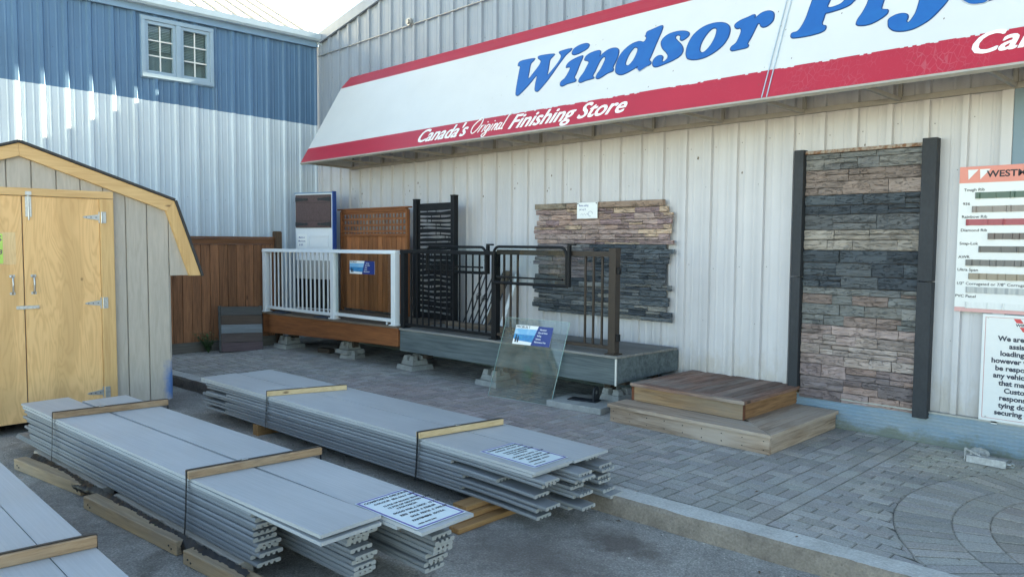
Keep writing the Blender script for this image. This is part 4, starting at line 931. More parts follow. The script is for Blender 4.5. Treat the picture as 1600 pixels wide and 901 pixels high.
def rail_thing(root_d, name, lab, group=None):
    return thing(name, lab, 'railing', root_d.location, root_d.rotation_euler.z)
# white railing: pickets on the left, glass on the right
wr_ = rail_thing(wdk, 'white_railing', 'white aluminium railing with pickets on the left half and clear glass on the right')
def rpost(mat_, root, s0, s1, z0, z1, yc=.07, w=.085):
    b = MB(); b.box(s0, s1, yc - w / 2, yc + w / 2, z0 + .012, z1); po = b.build('post', mat_, root, .004)
    b = MB(); b.box(s0 - .022, s1 + .022, yc - w / 2 - .022, yc + w / 2 + .022, z0, z0 + .012); b.build('base_plate', mat_, po, .002)
    return po
rpost('white_powder', wr_, -.055, .03, .565, 1.535); rpost('white_powder', wr_, 1.805, 1.89, .582, 1.54); rpost('white_powder', wr_, 3.18, 3.265, .594, 1.552)
b = MB(); b.hexa([(-.06, .015, 1.515), (3.27, .015, 1.53), (3.27, .125, 1.53), (-.06, .125, 1.515)], [(-.06, .03, 1.565), (3.27, .03, 1.58), (3.27, .11, 1.58), (-.06, .11, 1.565)]); b.build('top_rail', 'white_powder', wr_, .006)
for a, c, z in ((.031, 1.804, .64), (1.891, 3.179, .655)):
    b = MB(); b.box(a, c, .05, .09, z - .022, z + .022); b.build('bottom_rail', 'white_powder', wr_, .004)
for k in range(15):
    s = .135 + k * .1115; b = MB(); b.box(s - .009, s + .009, .061, .079, .662, 1.52); b.build('picket', 'white_powder', wr_)
b = MB(); b.box(1.892, 3.178, .067, .073, .678, 1.53); b.build('glass_pane', 'rail_glass', wr_)
b = MB(); b.box(3.04, 3.06, .06, .08, .592, .632); b.build('rail_foot', 'white_powder', wr_)

# black railing and bronze railing share the slate deck
br_ = rail_thing(gdk, 'black_railing', 'black metal picket railing in the middle of the display decks')
rpost('black_powder', br_, -.035, .04, .577, 1.59, w=.075); rpost('black_powder', br_, 1.63, 1.705, .577, 1.585, w=.075)
b = MB(); b.box(-.04, 1.71, .03, .11, 1.545, 1.59); b.build('top_rail', 'black_powder', br_, .005)
b = MB(); b.box(.041, 1.629, .05, .09, .605, .64); b.build('bottom_rail', 'black_powder', br_, .003)
for k in range(13):
    s = .15 + k * .1135; b = MB(); b.box(s - .008, s + .008, .062, .078, .641, 1.544); b.build('picket', 'black_powder', br_)
bz = rail_thing(gdk, 'bronze_railing', 'dark bronze railing with few thin pickets at the right end of the deck')
rpost('bronze_powder', bz, 3.285, 3.37, .577, 1.645)
b = MB(); b.box(1.712, 3.30, .035, .105, 1.555, 1.61); b.build('top_rail', 'bronze_powder', bz, .005)
b = MB(); b.box(1.706, 3.284, .05, .09, .625, .66); b.build('bottom_rail', 'bronze_powder', bz, .003)
for s in (1.80, 1.905, 2.01, 2.965, 3.07, 3.18):
    b = MB(); b.box(s - .0095, s + .0095, .06, .08, .661, 1.554); b.build('picket', 'bronze_powder', bz)
for z in (.75, 1.42):
    b = MB(); b.box(3.371, 3.395, .045, .095, z - .035, z + .035); b.build('gate_catch', 'black_powder', bz, .003)

def framed_glass(s0, s1, z0, z1, y, lab):
    root = thing('framed_glass_panel', lab, 'glass panel', gdk.location, gdk.rotation_euler.z, 'rounded glass panels hung on the railing')
    rr = .085; pts = [(s0, y, z0)]
    for k in range(7): a = math.pi - k * math.pi / 12; pts.append((s0 + rr + rr * math.cos(a), y, z1 - rr + rr * math.sin(a)))
    for k in range(7): a = math.pi / 2 - k * math.pi / 12; pts.append((s1 - rr + rr * math.cos(a), y, z1 - rr + rr * math.sin(a)))
    pts.append((s1, y, z0))
    b = MB(); b.tube(pts, .016, 8); b.tube([(s0 - .012, y, z0), (s1 + .02, y, z0)], .018, 8); b.build('frame', 'black_powder', root)
    b = MB(); b.prism([(p[0], p[2]) for p in pts], lambda u, v, w: (u, w, v), y - .003, y + .003); b.build('pane', 'rail_glass', root)
    b = MB(); b.box(s1 + .022, s1 + .052, y - .02, y + .02, z0 - .01, z1 + .02); b.box(s1 + .022, s1 + .12, y - .018, y + .018, z1 + .0205, z1 + .04); b.build('clamp_bar', 'black_powder', root, .003)
    b = MB(); b.box(s0 + .05, s1 - .05, y - .012, y + .012, z0 + .055, z0 + .075); b.build('lower_bar', 'black_powder', root, .003)
framed_glass(1.70, 2.765, 1.24, 1.645, .0, 'rounded glass panel in black frame hung in front of the bronze railing')
framed_glass(.36, 1.42, 1.33, 1.635, .15, 'rounded glass panel in black frame hung behind the black picket railing')

# advert cards of the glass railing maker
mat('card_white', (.74, .77, .78), var=.02, rough=.4, bump=0)
mat('card_sky', (.16, .42, .66), (.40, .60, .74), var=.05, scale=6, rough=.4, bump=0, c2scale=9)
mat('card_lake', (.02, .20, .45), (.04, .32, .50), var=.2, scale=40, stretch=(.4, 1, 1), rough=.4, bump=0, c2scale=30)
mat('card_navy', (.010, .035, .19), var=.05, rough=.4, bump=0)
def advert(root, Mx, W, H):
    b = MB(Mx); b.box(0, W, 0, H, 0, .0015); b.build('card', 'card_white', root)
    b = MB(Mx); b.poly([(.0, H * .52, .0022), (W * .56, H * .52, .0022), (W * .585, H * .82, .0022), (0, H * .80, .0022)]); b.build('sky_picture', 'card_sky', root)
    b = MB(Mx); b.poly([(W * .06, H * .2, .0022), (W * .52, H * .15, .0022), (W * .56, H * .518, .0022), (0, H * .518, .0022), (0, H * .3, .0022)]); b.build('lake_picture', 'card_lake', root)
    b = MB(Mx); b.poly([(W * .50, 0, .0026), (W, 0, .0026), (W, H, .0026), (W * .61, H, .0026)]); b.build('navy_panel', 'card_navy', root)
    b = MB(Mx)
    for cx_, h_ in ((.07, .42), (.13, .34)):           # two people in the picture
        b.box(W * (cx_ - .02), W * (cx_ + .02), H * .1, H * (.1 + h_ * .7), .0023, .0028); b.box(W * (cx_ - .013), W * (cx_ + .013), H * (.11 + h_ * .7), H * (.12 + h_ * .9), .0023, .0028)
    b.build('figures', 'ink', root)
    text([('PROBUILT', W * .02, H * .84, H * .19, 'LEFT', .0003, 0, 1)], 'ink', root, Mx @ Matrix.Translation((0, 0, .002)), 'title_lettering', .0003)
    ls = [('Aluminum', .66, .80), ('Glass & Picket', .63, .64), ('Railing', .62, .48), ('Systems', .60, .32), ('Maintenance Free', .58, .16)]
    text([(q, W * x, H * z, H * .115, 'LEFT', .0003, .1, .85) for q, x, z in ls], 'card_white', root, Mx @ Matrix.Translation((0, 0, .003)), 'lettering', .0003)
ad = thing('advert_card', 'blue lake advert card stuck on the glass half of the white railing', 'sign', wdk.location, wdk.rotation_euler.z)
advert(ad, frame((2.235, .064, 1.245), (1, 0, 0), (0, 0, 1)), .56, .18)

# glass sheet leaning on the slate deck
glass('dusty_glass', (.88, .93, .92), 1.5, .015, (.13, (.34, .38, .38), 5.))
gs = thing('glass_sheet', 'large clear glass sheet leaning against the slate deck fascia', 'glass sheet', (-6.11, 5.71, .004), math.atan2(.11, .85))
Gx = frame((0, 0, 0), (1, 0, 0), (.075, .235, .86))
b = MB(Gx); b.box(0, .84, 0, .885, -.005, .005); b.build('pane', 'dusty_glass', gs)
b = MB(Gx); 
for q in ((0, .84, .8855, .8885), (0, .84, -.0035, -.0005)): b.box(q[0], q[1], q[2], q[3], -.004, .004)
for q in ((-.0035, -.0005), (.8405, .8435)): b.box(q[0], q[1], 0, .885, -.004, .004)
mat('glass_edge', (.30, .45, .43), var=.05, rough=.2, bump=0)
b.build('polished_edge', 'glass_edge', gs)
ad2 = thing('advert_card', 'blue lake advert card stuck on the leaning glass sheet', 'sign', gs.location, gs.rotation_euler.z)
advert(ad2, Gx @ Matrix.Translation((.16, .60, .006)), .50, .215)

# slab with a steel post bracket
sl_ = thing('paving_slab', 'grey concrete paving slab lying flat in front of the pier block', 'paving slab', (-5.0, 6.06, 0), .12)
b = MB(); b.box(-.33, .33, -.25, .25, 0, .065); b.build('slab', 'concrete', sl_, .006)
mat('black_iron', (.022, .026, .032), var=.2, scale=40, rough=.5, metal=.3, bump=.1)
bk = thing('post_bracket', 'black steel angle bracket with rounded ear lying on the paving slab', 'bracket', (-4.98, 6.06, .0655), .25)
b = MB(); b.box(-.20, .12, -.07, .07, 0, .012); bo = b.build('base', 'black_iron', bk, .003)
b = MB(); e_ = [(-.065, 0), (.065, 0)] + [(.065 * math.cos(a * math.pi / 8), .085 + .065 * math.sin(a * math.pi / 8)) for a in range(9)]
b.prism(e_, lambda u, v, w: (w, u, v + .0125), .085, .10); b.build('ear', 'black_iron', bk, .002)
b = MB(); b.tube([(.084, 0, .10), (.101, 0, .10)], .02, 12); b.build('bolt', 'zinc', bk)

# ================================================================ DISPLAYS BEHIND THE RAILINGS
wood('cedar_panel', (.30, .115, .045), (.19, .066, .026), 'z', .7, 10, (.05, .02, .01), .2)
wood('cedar_panel_x', (.29, .11, .044), (.19, .066, .026), 'x', .7, 10, (.05, .02, .01), .2)
mat('door_white', (.66, .70, .74), var=.02, rough=.4, bump=0)
mat('royal_blue', (.015, .075, .33), var=.06, rough=.5, bump=.03)
mat('mesh_brown', (.085, .052, .052), var=.35, scale=120, stretch=(1, 1, .3), rough=.7, bump=.1)
mat('panel_grey', (.30, .31, .31), var=.05, rough=.5, bump=0)
dd = thing('door_display', 'white sample door with brown gate panel on top and blue edge', 'door display', (-11.50, 6.36, .575), R(17))
b = MB(); b.box(0, .80, .0, .06, 0, 1.885); b.build('slab', 'door_white', dd, .004)
b = MB(); b.box(.802, .822, -.015, .07, 0, 1.915); b.box(-.01, .80, .062, .075, 0, 1.90); b.build('blue_frame', 'royal_blue', dd, .004)
b = MB(); b.box(-.01, .801, -.012, .058, 1.8855, 1.905); b.build('top_trim', 'trim_blue', dd)
b = MB(); b.box(.025, .775, -.022, -.002, 1.33, 1.865); gpn = b.build('gate_panel', 'mesh_brown', dd, .004)
for z in (1.79, 1.39):
    for x0, d_ in ((.03, 1), (.77, -1)):
        b = MB(); b.prism([(x0, z - .035), (x0 + d_ * .20, z - .016), (x0 + d_ * .24, z - .022), (x0 + d_ * .275, z), (x0 + d_ * .24, z + .022), (x0 + d_ * .20, z + .016), (x0, z + .035)], lambda u, v, w: (u, w, v), -.032, -.0225)
        b.build('strap_hinge', 'black_iron', gpn)
b = MB(); b.box(.03, .77, -.026, -.0225, 1.73, 1.737, .5); b.box(.03, .77, -.026, -.0225, 1.44, 1.447, .5); b.build('gate_bars', 'mesh_brown', gpn)
b = MB()
for q in ((.30, .72, 1.19, 1.205), (.30, .72, 1.02, 1.035)): b.box(q[0], q[1], -.010, -.0005, q[2], q[3])
for x in (.30, .705): b.box(x, x + .015, -.0095, -.0005, 1.0355, 1.1895)
b.build('moulding', 'door_white', dd)
b = MB(); b.box(.01, .79, -.008, -.0005, .50, .80); b.build('grey_panel', 'panel_grey', dd)
b = MB(); b.box(.01, .79, -.01, -.0005, .02, .498); b.build('dark_panel', 'card_navy' if 0 else 'black_powder', dd)
dn = thing('handwritten_note', 'white handwritten paper note taped on the sample door', 'note', dd.location, R(17))
b = MB(); b.box(.05, .25, -.003, -.001, 1.0, 1.23); b.build('paper', 'card_white', dn)
text([('Made in', .07, 1.16, .042, 'LEFT', .0004, .2, 1), ('Manitoba', .06, 1.10, .042, 'LEFT', .0004, .2, 1), ('$ 28', .08, 1.04, .042, 'LEFT', .0004, .2, 1)], 'ink_blue', dn, frame((0, -.0032, 0), (1, 0, 0), (0, 0, 1)), ext=.0003)

lp = thing('lattice_fence_panel', 'tall cedar privacy panel with square lattice along its top', 'fence panel', (-9.95, 6.82, .57))
b = MB()
for k in range(14):
    x = -.86 + k * .124; b.box(x, x + .112, 0, .018 + jit(.004), .04, 1.20, 1.3 * (1 + jit(.3)))
b.build('boards', 'cedar_panel', lp, .003, seg=1)
for x in (-.90, .865): b = MB(); b.box(x, x + .035, -.02, .04, 0, 1.60); b.build('side_frame', 'cedar_panel', lp, .004)
b = MB()
for z in (1.575, 1.20): b.box(-.864, .864, -.022, .04, z, z + .042)
b.box(-.95, .95, -.04, .05, 1.6175, 1.64, 1.15)
b.build('rails', 'cedar_panel_x', lp, .004)
b = MB(); x = -.85
while x < .84: b.box(x, x + .032, .012, .020, 1.243, 1.574, 1 + jit(.1)); x += .088
z = 1.262
while z < 1.57: b.box(-.863, .863, .003, .011, z, z + .034, 1 + jit(.1)); z += .094
b.build('lattice', 'cedar_panel', lp)

sc_ = thing('privacy_screen', 'tall black privacy screen with wavy cut-outs between two square posts', 'privacy screen', (-8.38, 6.80, .575))
for a, h in ((-.475, 1.715), (.362, 1.745)):
    b = MB(); b.box(a, a + .078, -.036, .042, 0, h); po = b.build('post', 'black_powder', sc_, .005)
    b = MB(); b.box(a - .004, a + .082, -.040, .046, h, h + .014); b.build('post_cap', 'black_powder', po, .004)
b = MB(); z = .10; k = 0
pz = [.06]
while pz[-1] < 1.58: pz.append(pz[-1] + random.uniform(.05, .085))
def wavy(i, u): return pz[i] + .006 * math.sin(u * 5 + i * .7) + .003 * math.sin(u * 9 + i * 1.3)
for i in range(len(pz) - 1):
    n_ = 18; gap = random.uniform(.014, .028)
    lo = [(-.393 + .752 * j / n_, wavy(i, j / n_)) for j in range(n_ + 1)]
    hi = [(-.393 + .752 * j / n_, wavy(i + 1, j / n_) - gap * (1 + .3 * math.sin(j * .5 + i))) for j in range(n_ + 1)]
    for j in range(n_): b.hexa([(lo[j][0], 0, lo[j][1]), (lo[j + 1][0], 0, lo[j + 1][1]), (lo[j + 1][0], .006, lo[j + 1][1]), (lo[j][0], .006, lo[j][1])], [(hi[j][0], 0, hi[j][1]), (hi[j + 1][0], 0, hi[j + 1][1]), (hi[j + 1][0], .006, hi[j + 1][1]), (hi[j][0], .006, hi[j][1])])
for i in range(len(pz) - 1):
    for x in random.sample([-.3, -.2, -.1, 0, .1, .2, .28], 2): b.box(x, x + .013, .001, .005, pz[i + 1] - .045, pz[i + 1] + .012)
for x in (-.394, .325): b.box(x, x + .034, -.001, .007, .05, 1.62)
b.box(-.394, .359, -.002, .008, 1.585, 1.66); b.box(-.394, .359, -.002, .008, .03, .08)
b.build('cut_panel', 'black_powder', sc_)
# iron balusters and planks leaning on the wall
rods = [(-7.72, .08, 1.30, 0), (-7.60, .06, 1.33, 1), (-7.52, .10, 1.28, 1), (-7.42, .09, 1.31, 0), (-7.35, .12, 1.33, 1), (-7.22, .13, 1.29, 0)]
rlab = ['bent black iron baluster leaning nearest the privacy screen', 'black iron baluster with a basket twist, second from the privacy screen', 'black iron baluster with a basket twist, third from the privacy screen',
        'plain slanted black iron baluster in the middle of the leaning row', 'black iron baluster with a basket twist, second from the brown plank', 'plain black iron baluster leaning next to the brown plank']
for (x, dx, zt, bas), lab in zip(rods, rlab):
    root = thing('iron_baluster', lab, 'baluster', (x, 6.72, .58), 0, 'iron balusters leaning on the wall')
    P = lambda q: Vector((dx * q * 1.1, .30 * q, (zt - .58) * q))
    b = MB(); b.tube([P(q / 6) + Vector((.012 * math.sin(q * 1.4) if bas == 0 and x < -7.7 else 0, 0, 0)) for q in range(7)], .0095, 6); b.build('bar', 'black_iron', root)
    if bas:
        b = MB()
        for k in range(4): b.tube([P(.45 + .16 * j / 8) + Vector((math.cos(k * 1.57 + j * .5), math.sin(k * 1.57 + j * .5), 0)) * .028 * math.sin(math.pi * j / 8) for j in range(9)], .005, 5)
        b.build('basket', 'black_iron', root)
bp_ = thing('leaning_plank', 'brown weathered plank leaning upright on the wall behind the bronze railing', 'plank', (-7.27, 6.74, .58))
b = MB(); b.hexa([(-.055, 0, 0), (.055, 0, 0), (.055, .03, 0), (-.055, .03, 0)], [(.07, .27, .74), (.18, .27, .74), (.18, .30, .74), (.07, .30, .74)]); b.build('plank', 'rough_dark_wood', bp_, .004)
for x_, lab in ((-7.40, 'white picket leaning on the wall left of the brown plank'), (-7.06, 'white picket leaning on the wall right of the brown plank')):
    q = thing('leaning_picket', lab, 'picket', (x_, 6.80, .58), 0, 'white pickets leaning on the wall')
    b = MB(); b.hexa([(-.03, 0, 0), (.03, 0, 0), (.03, .018, 0), (-.03, .018, 0)], [(.02, .25, .70), (.08, .25, .70), (.08, .268, .70), (.02, .268, .70)]); b.build('picket_board', 'white_powder', q, .002)
for i, (z, y, t_, lab) in enumerate([(.577, 6.60, 1.0, 'long pale weathered plank lying on the deck below the iron balusters'), (.604, 6.63, 1.2, 'upper pale weathered plank of the two on the deck')]):
    q = thing('loose_plank', lab, 'plank', (-7.1, y, z), .03 * i, 'planks lying on the deck')
    b = MB(); b.box(-.75, .75, -.07, .07, 0, .026, t_); b.build('plank', 'deck_brown', q, .003)

# ================================================================ WALL DISPLAYS
m, n = nodes_of('stone_veneer'); v = mapping(n)
f = noise(n, mapping(n, (.35, 1, 1)), 26., 7, .65); f2 = noise(n, v, 8., 4, .6)
x = N(n, 'ShaderNodeCombineColor'); q = math_(n, 'MULTIPLY', maprange(n, f, .3, .7, .85, 1.15), maprange(n, f2, .3, .7, .85, 1.15))
fis = noise(n, mapping(n, (.18, 1, 1)), 30., 5, .6, .8)
fl_ = math_(n, 'ABSOLUTE', math_(n, 'SUBTRACT', fis, .5)); crack = maprange(n, fl_, .003, .016, 0, 1)       # thin split lines along the bedding
q = math_(n, 'MULTIPLY', q, maprange(n, crack, 0, 1, .93, 1))
for i in range(3): n.links.new(q, x.inputs[i])
MATS['stone_veneer'] = finish(m, n, x.outputs[0], .8, 0, math_(n, 'ADD', f, math_(n, 'MULTIPLY', crack, .8)), .9, .012, .35)
def stone(b, x0, x1, z0, z1, yb, d, t):
    """one ledge stone: a slab with a split, uneven face"""
    nx_ = max(2, int((x1 - x0) / .045)); g_ = .002
    x0 += g_; x1 -= g_; z0 += g_; z1 -= g_
    K = (0, .06, .28, .5, .74, .94, 1)
    off = [.006, .001, jit(.004), jit(.005), jit(.004), .002, .008]
    sk0, sk1 = jit(.004), jit(.004)
    vs = []
    for i in range(nx_ + 1):
        x_ = x0 + (x1 - x0) * i / nx_; e0, e1 = jit(.0022), jit(.0022)
        zb_, zt_ = z0 + e0, z1 + e1 - .001
        vs.append((x_, yb, zb_))
        for k, o_ in zip(K, off): vs.append((x_ + (sk0 if i == 0 else sk1 if i == nx_ else 0) * (k - .5), yb - max(.004, d - o_ + jit(.005)), zb_ + (zt_ - zb_) * k))
        vs.append((x_, yb, zt_))
    m_ = len(K) + 2; fs = []
    for i in range(nx_):
        for k in range(m_ - 1): fs.append((i * m_ + k, (i + 1) * m_ + k, (i + 1) * m_ + k + 1, i * m_ + k + 1))
    fs += [tuple(range(m_)), tuple(nx_ * m_ + k for k in range(m_ - 1, -1, -1))]
    b._add(vs, fs, t)
def course(choose, x0, x1, z0, z1, yb, dmin, dmax):
    """one course: full-height stones mixed with stacks of two or three thin ones"""
    x_ = x0
    while x_ < x1 - .01:
        x2 = min(x_ + random.uniform(.16, .42), x1)
        if x1 - x2 < .09: x2 = x1
        n_ = 1 if z1 - z0 < .05 else random.choice((1, 1, 1, 2))
        cuts = [z0] + sorted(z0 + (z1 - z0) * (q + 1 + jit(.18)) / n_ for q in range(n_ - 1)) + [z1]
        for za_, zb_ in zip(cuts[:-1], cuts[1:]):
            if n_ > 1 and x2 - x_ > .2 and random.random() < .6:
                xm = x_ + (x2 - x_) * random.uniform(.3, .7)
                for p_, q_ in ((x_, xm), (xm, x2)): bb, tt = choose((p_ + q_) / 2, (za_ + zb_) / 2); stone(bb, p_, q_, za_, zb_, yb, random.uniform(dmin, dmax), tt)
            else:
                bb, tt = choose((x_ + x2) / 2, (za_ + zb_) / 2); stone(bb, x_, x2, za_, zb_, yb, random.uniform(dmin, dmax), tt)
        x_ = x2
def pick(pal, g=1.5): c = random.choice(pal); k = g * (1 + jit(.16)); return tuple(q * k for q in c)
TAN = [(.26, .195, .15), (.18, .132, .12), (.155, .112, .108), (.205, .142, .12), (.15, .106, .108), (.185, .14, .128)]
MAU = [(.105, .09, .093), (.115, .098, .098), (.085, .083, .085), (.075, .078, .082)]
CHA = [(.036, .044, .052), (.045, .054, .062), (.055, .062, .068), (.030, .037, .045)]
GRY = [(.10, .105, .105), (.075, .082, .088), (.12, .12, .115), (.06, .068, .075)]
ssd = thing('stone_siding_sample', 'ragged-edged stone siding sample on the wall, tan above and charcoal below', 'stone sample', (-5.66, SY, 1.5))
b = MB(); b.box(-6.62, -4.72, SY - .048, SY - .030, .86, 2.10, (.05, .05, .05)); b.build('backing', 'stone_veneer', ssd, world=True)
bt, bm_, bc, bg_ = MB(), MB(), MB(), MB()
def sample_pick(xm, zm):
    tgt, pal = (bt, TAN) if zm > 1.66 else (bm_, MAU) if (zm > 1.28 and xm < -5.75) else (bc, CHA) if zm > 1.24 else (bg_, GRY + CHA)
    return tgt, pick(pal, 1.95)
z = .83
while z < 2.085:
    h = min(random.uniform(.045, .068), 2.10 - z)
    if 2.10 - z - h < .035: h = 2.10 - z
    course(sample_pick, -6.66 + jit(.055), -4.66 + jit(.055), z, z + h, SY - .049, .020, .036); z += h
bt.build('tan_stones', 'stone_veneer', ssd, world=True); bm_.build('mauve_stones', 'stone_veneer', ssd, world=True)
bc.build('charcoal_stones', 'stone_veneer', ssd, world=True); bg_.build('grey_stones', 'stone_veneer', ssd, world=True)
b = MB(); x_ = -6.66
while x_ < -4.75: x2 = min(x_ + .52, -4.74); b.box(x_ + .002, x2 - .002, SY - .105, SY - .049, 2.105, 2.172, (.27 * (1 + jit(.1)), .205, .16)); x_ = x2
b.build('cap_ledge', 'stone_veneer', ssd, .005, world=True)
pn_ = thing('paper_notice', 'small white paper notice pinned to the top of the stone sample', 'notice', (-5.79, SY - .118, 1.98))
b = MB(); b.box(-.155, .155, -.002, 0, 0, .19); b.build('paper', 'card_white', pn_)
text([('Stone siding', -.13, .145, .034, 'LEFT', .0003, .15, .9), ('per sq. ft.', -.12, .10, .03, 'LEFT', .0002, .15, .9)], 'ink_blue', pn_, frame((0, -.0022, 0), (1, 0, 0), (0, 0, 1)), ext=.0003)
b = MB(); b.tube([(.05 + .035 * math.cos(a * .7), -.003, .055 + .03 * math.sin(a * .7)) for a in range(8)], .0016, 4); b.tube([(-.10 + .02 * a, -.003, .04 + .022 * (a % 2)) for a in range(7)], .0014, 4); b.build('sketch', 'ink_blue', pn_)
b = MB()
for sx_ in (-.14, .14): b.tube([(sx_, -.002, .178), (sx_, -.008, .178)], .007, 8)
b.build('pins', 'ink', pn_)

ts = thing('stone_panel_display', 'tall display of nine stacked stone panels between black trim boards', 'stone display', (-2.66, SY, .24))
b = MB(); b.box(-3.178, -2.162, SY - .050, SY - .030, .25, 2.53, (.06, .05, .045)); b.build('backing', 'stone_veneer', ts, world=True)
bands = [(.245, .58, [(.14, .108, .108), (.17, .13, .125), (.12, .098, .10), (.19, .135, .12)]), (.58, .95, [(.22, .178, .162), (.20, .155, .145), (.24, .20, .185), (.17, .14, .13)]),
         (.95, 1.30, [(.105, .108, .106), (.09, .094, .096), (.125, .122, .116), (.155, .118, .106)]), (1.30, 1.645, CHA), (1.645, 1.83, [(.19, .17, .15), (.165, .148, .132), (.22, .195, .17)]),
         (1.83, 1.97, [(.085, .088, .09), (.07, .074, .078), (.15, .13, .115)]), (1.97, 2.15, CHA), (2.15, 2.38, [(.135, .105, .092), (.115, .09, .08), (.17, .135, .12)]), (2.38, 2.53, [(.115, .118, .116), (.10, .102, .104), (.135, .132, .126)])]
for (za, zb_, pal) in bands:
    b = MB(); z = za
    while z < zb_ - .01:
        h = random.uniform(.07, .125); h = zb_ - z if zb_ - z - h < .05 else h
        course(lambda xm, zm: (b, pick(pal)), -3.176, -2.164, z, z + h, SY - .051, .016, .030); z += h
    b.build('stone_panel', 'stone_veneer', ts, world=True)
mat('black_trim', (.017, .021, .027), (.028, .032, .038), var=.2, scale=50, stretch=(1, 1, .5), rough=.7, bump=.3)
for a, c, z0_, z1_ in ((-3.272, -3.181, .34, 1.386), (-3.272, -3.181, 1.392, 2.575), (-2.160, -2.045, .225, 1.386), (-2.160, -2.045, 1.392, 2.59)):
    b = MB(); b.box(a, c, SY - .125, SY - .029, z0_, z1_); b.build('trim_board', 'black_trim', ts, .004, world=True)
mat('rusty_strip', (.30, .25, .21), (.17, .075, .035), var=.25, scale=30, rough=.8, c2scale=22, c2lo=.45, c2hi=.6)
b = MB(); b.box(-3.178, -2.163, SY - .09, SY - .03, 2.532, 2.562); b.build('top_strip', 'rusty_strip', ts, world=True)

# metal profile sign
mat('sign_white', (.62, .64, .65), var=.02, rough=.35, bump=0)
mat('sign_salmon', (.62, .20, .155), var=.03, rough=.4, bump=0)
mat('sign_pink', (.55, .30, .30), var=.03, rough=.4, bump=0)
mat('sample_metal', (.9, .9, .9), var=.08, scale=60, stretch=(1, 1, .2), rough=.4, bump=.03)
wst = thing('metal_profile_sign', 'white and salmon sign board with strips of coloured metal siding profiles', 'sign', (-1.885, SY - .062, 1.155))
XW, ZH = 1.25, 1.18
b = MB(); b.box(0, XW, 0, .008, 0, ZH); b.build('board', 'sign_white', wst, .001)
b = MB(); b.box(0, XW, -.0015, -.0003, 1.048, ZH); b.build('header', 'sign_salmon', wst)
b = MB(); b.box(0, XW, -.0015, -.0003, 0, .036); b.build('footer', 'sign_pink', wst)
FS = frame((0, -.0018, 0), (1, 0, 0), (0, 0, 1))
text([('WESTMAN', .195, 1.09, .072, 'LEFT', .0018, 0, 1.12)], 'ink', wst, FS, ext=.0003)
text([('STEEL', .565, 1.09, .072, 'LEFT', .0018, 0, 1.12)], 'sign_white', wst, FS, ext=.0003)
text([('STATEMENT', .535, 1.062, .026, 'LEFT', .0004, .1, 1.1), ('westman', .50, .012, .024, 'LEFT', .0004, 0, 1.1)], 'ink', wst, FS, 'small_lettering', .0003)
b = MB()
for q in (0, .085): b.poly([(.06 + q, -.0018, 1.155), (.135 + q, -.0018, 1.155), (.065 + q, -.0018, 1.075)])
b.build('emblem', 'sign_white', wst)
rows = [('Tough Rib', 2.145, 2.10, (.045, .10, .075), .10, 'r'), ('936', 2.032, 1.99, (.235, .20, .185), .08, 'r'), ('Rainbow Rib', 1.927, 1.885, (.33, .045, .07), .04, 'f'), ('Diamond Rib', 1.818, 1.772, (.115, .092, .09), .20, 'd'),
        ('Snap-Lok', 1.71, 1.667, (.105, .10, .10), .14, 'f'), ('AWR', 1.60, 1.557, (.13, .125, .125), .05, 'd'), ('Ultra Span', 1.496, 1.447, (.26, .215, .165), .075, 'w'), ('1/2" Corrugated or 7/8" Corrugated', 1.383, 1.335, (.40, .42, .43), .06, 'c'), ('PVC Panel', 1.28, 1.21, (.66, .68, .69), .06, 'f')]
for lab, zl, zs, c, x0_, kind_ in rows:
    xx0, xx1 = x0_ + .02, XW - .05; zz = zs - 1.155; b = MB()
    if kind_ == 'c':
        pts = [(xx0 + i * .012, .006 * math.sin(i * 1.05)) for i in range(int((xx1 - xx0) / .012))]
    else:
        pts = []; x_ = xx0; sp = {'r': .24, 'f': .26, 'd': .17, 'w': .13}[kind_]; hh = {'r': .012, 'f': .009, 'd': .012, 'w': .012}[kind_]; ww = {'r': .03, 'f': .012, 'd': .045, 'w': .075}[kind_]
        while x_ < xx1 - sp * .6: pts += [(x_, 0), (x_ + .008, hh), (x_ + ww, hh), (x_ + ww + .008, 0), (x_ + sp * .6, 0), (x_ + sp * .6 + .003, .004), (x_ + sp * .6 + .008, 0)]; x_ += sp
    hgt = .050
    vs = []; fs = []
    for (u, d_) in pts: vs += [(u, -.008 - d_, zz - hgt / 2), (u, -.008 - d_, zz + hgt / 2)]
    for i in range(len(pts) - 1): fs.append((2 * i, 2 * i + 2, 2 * i + 3, 2 * i + 1))
    b._add(vs, fs, c)
    bo = b.build('metal_sample', 'sample_metal', wst)
    bo.modifiers.new('thick', 'SOLIDIFY').thickness = .004
for i, r_ in enumerate(rows): text([(r_[0], .035 - .004 * i, r_[1] - 1.155 - .008, .032, 'LEFT', .0003, 0, 1.12)], 'ink', wst, FS, 'row_lettering', .0003)

# loading notice
mat('sign_red', (.55, .04, .05), var=.03, rough=.4, bump=0)
mat('sign_line', (.42, .10, .12), var=.03, rough=.4, bump=0)
mat('ink_navy', (.010, .018, .045), var=.03, rough=.5, bump=0)
wn = thing('loading_notice', 'white framed loading notice with dark lettering and thin red border line', 'sign', (-1.672, SY - .075, .285))
W_, H_ = .625, .862
b = MB(); b.box(0, W_, 0, .007, 0, H_); b.build('board', 'sign_white', wn, .002)
b = MB(); q0, q1 = .022, .025
for a in ((q0, W_ - q0, q0, q1), (q0, W_ - q0, H_ - q1, H_ - q0)): b.box(a[0], a[1], -.0014, -.0002, a[2], a[3])
for a in ((q0, q1), (W_ - q1, W_ - q0)): b.box(a[0], a[1], -.0014, -.0002, q1, H_ - q1)
b.build('border_line', 'sign_line', wn)
FS = frame((0, -.0014, 0), (1, 0, 0), (0, 0, 1))
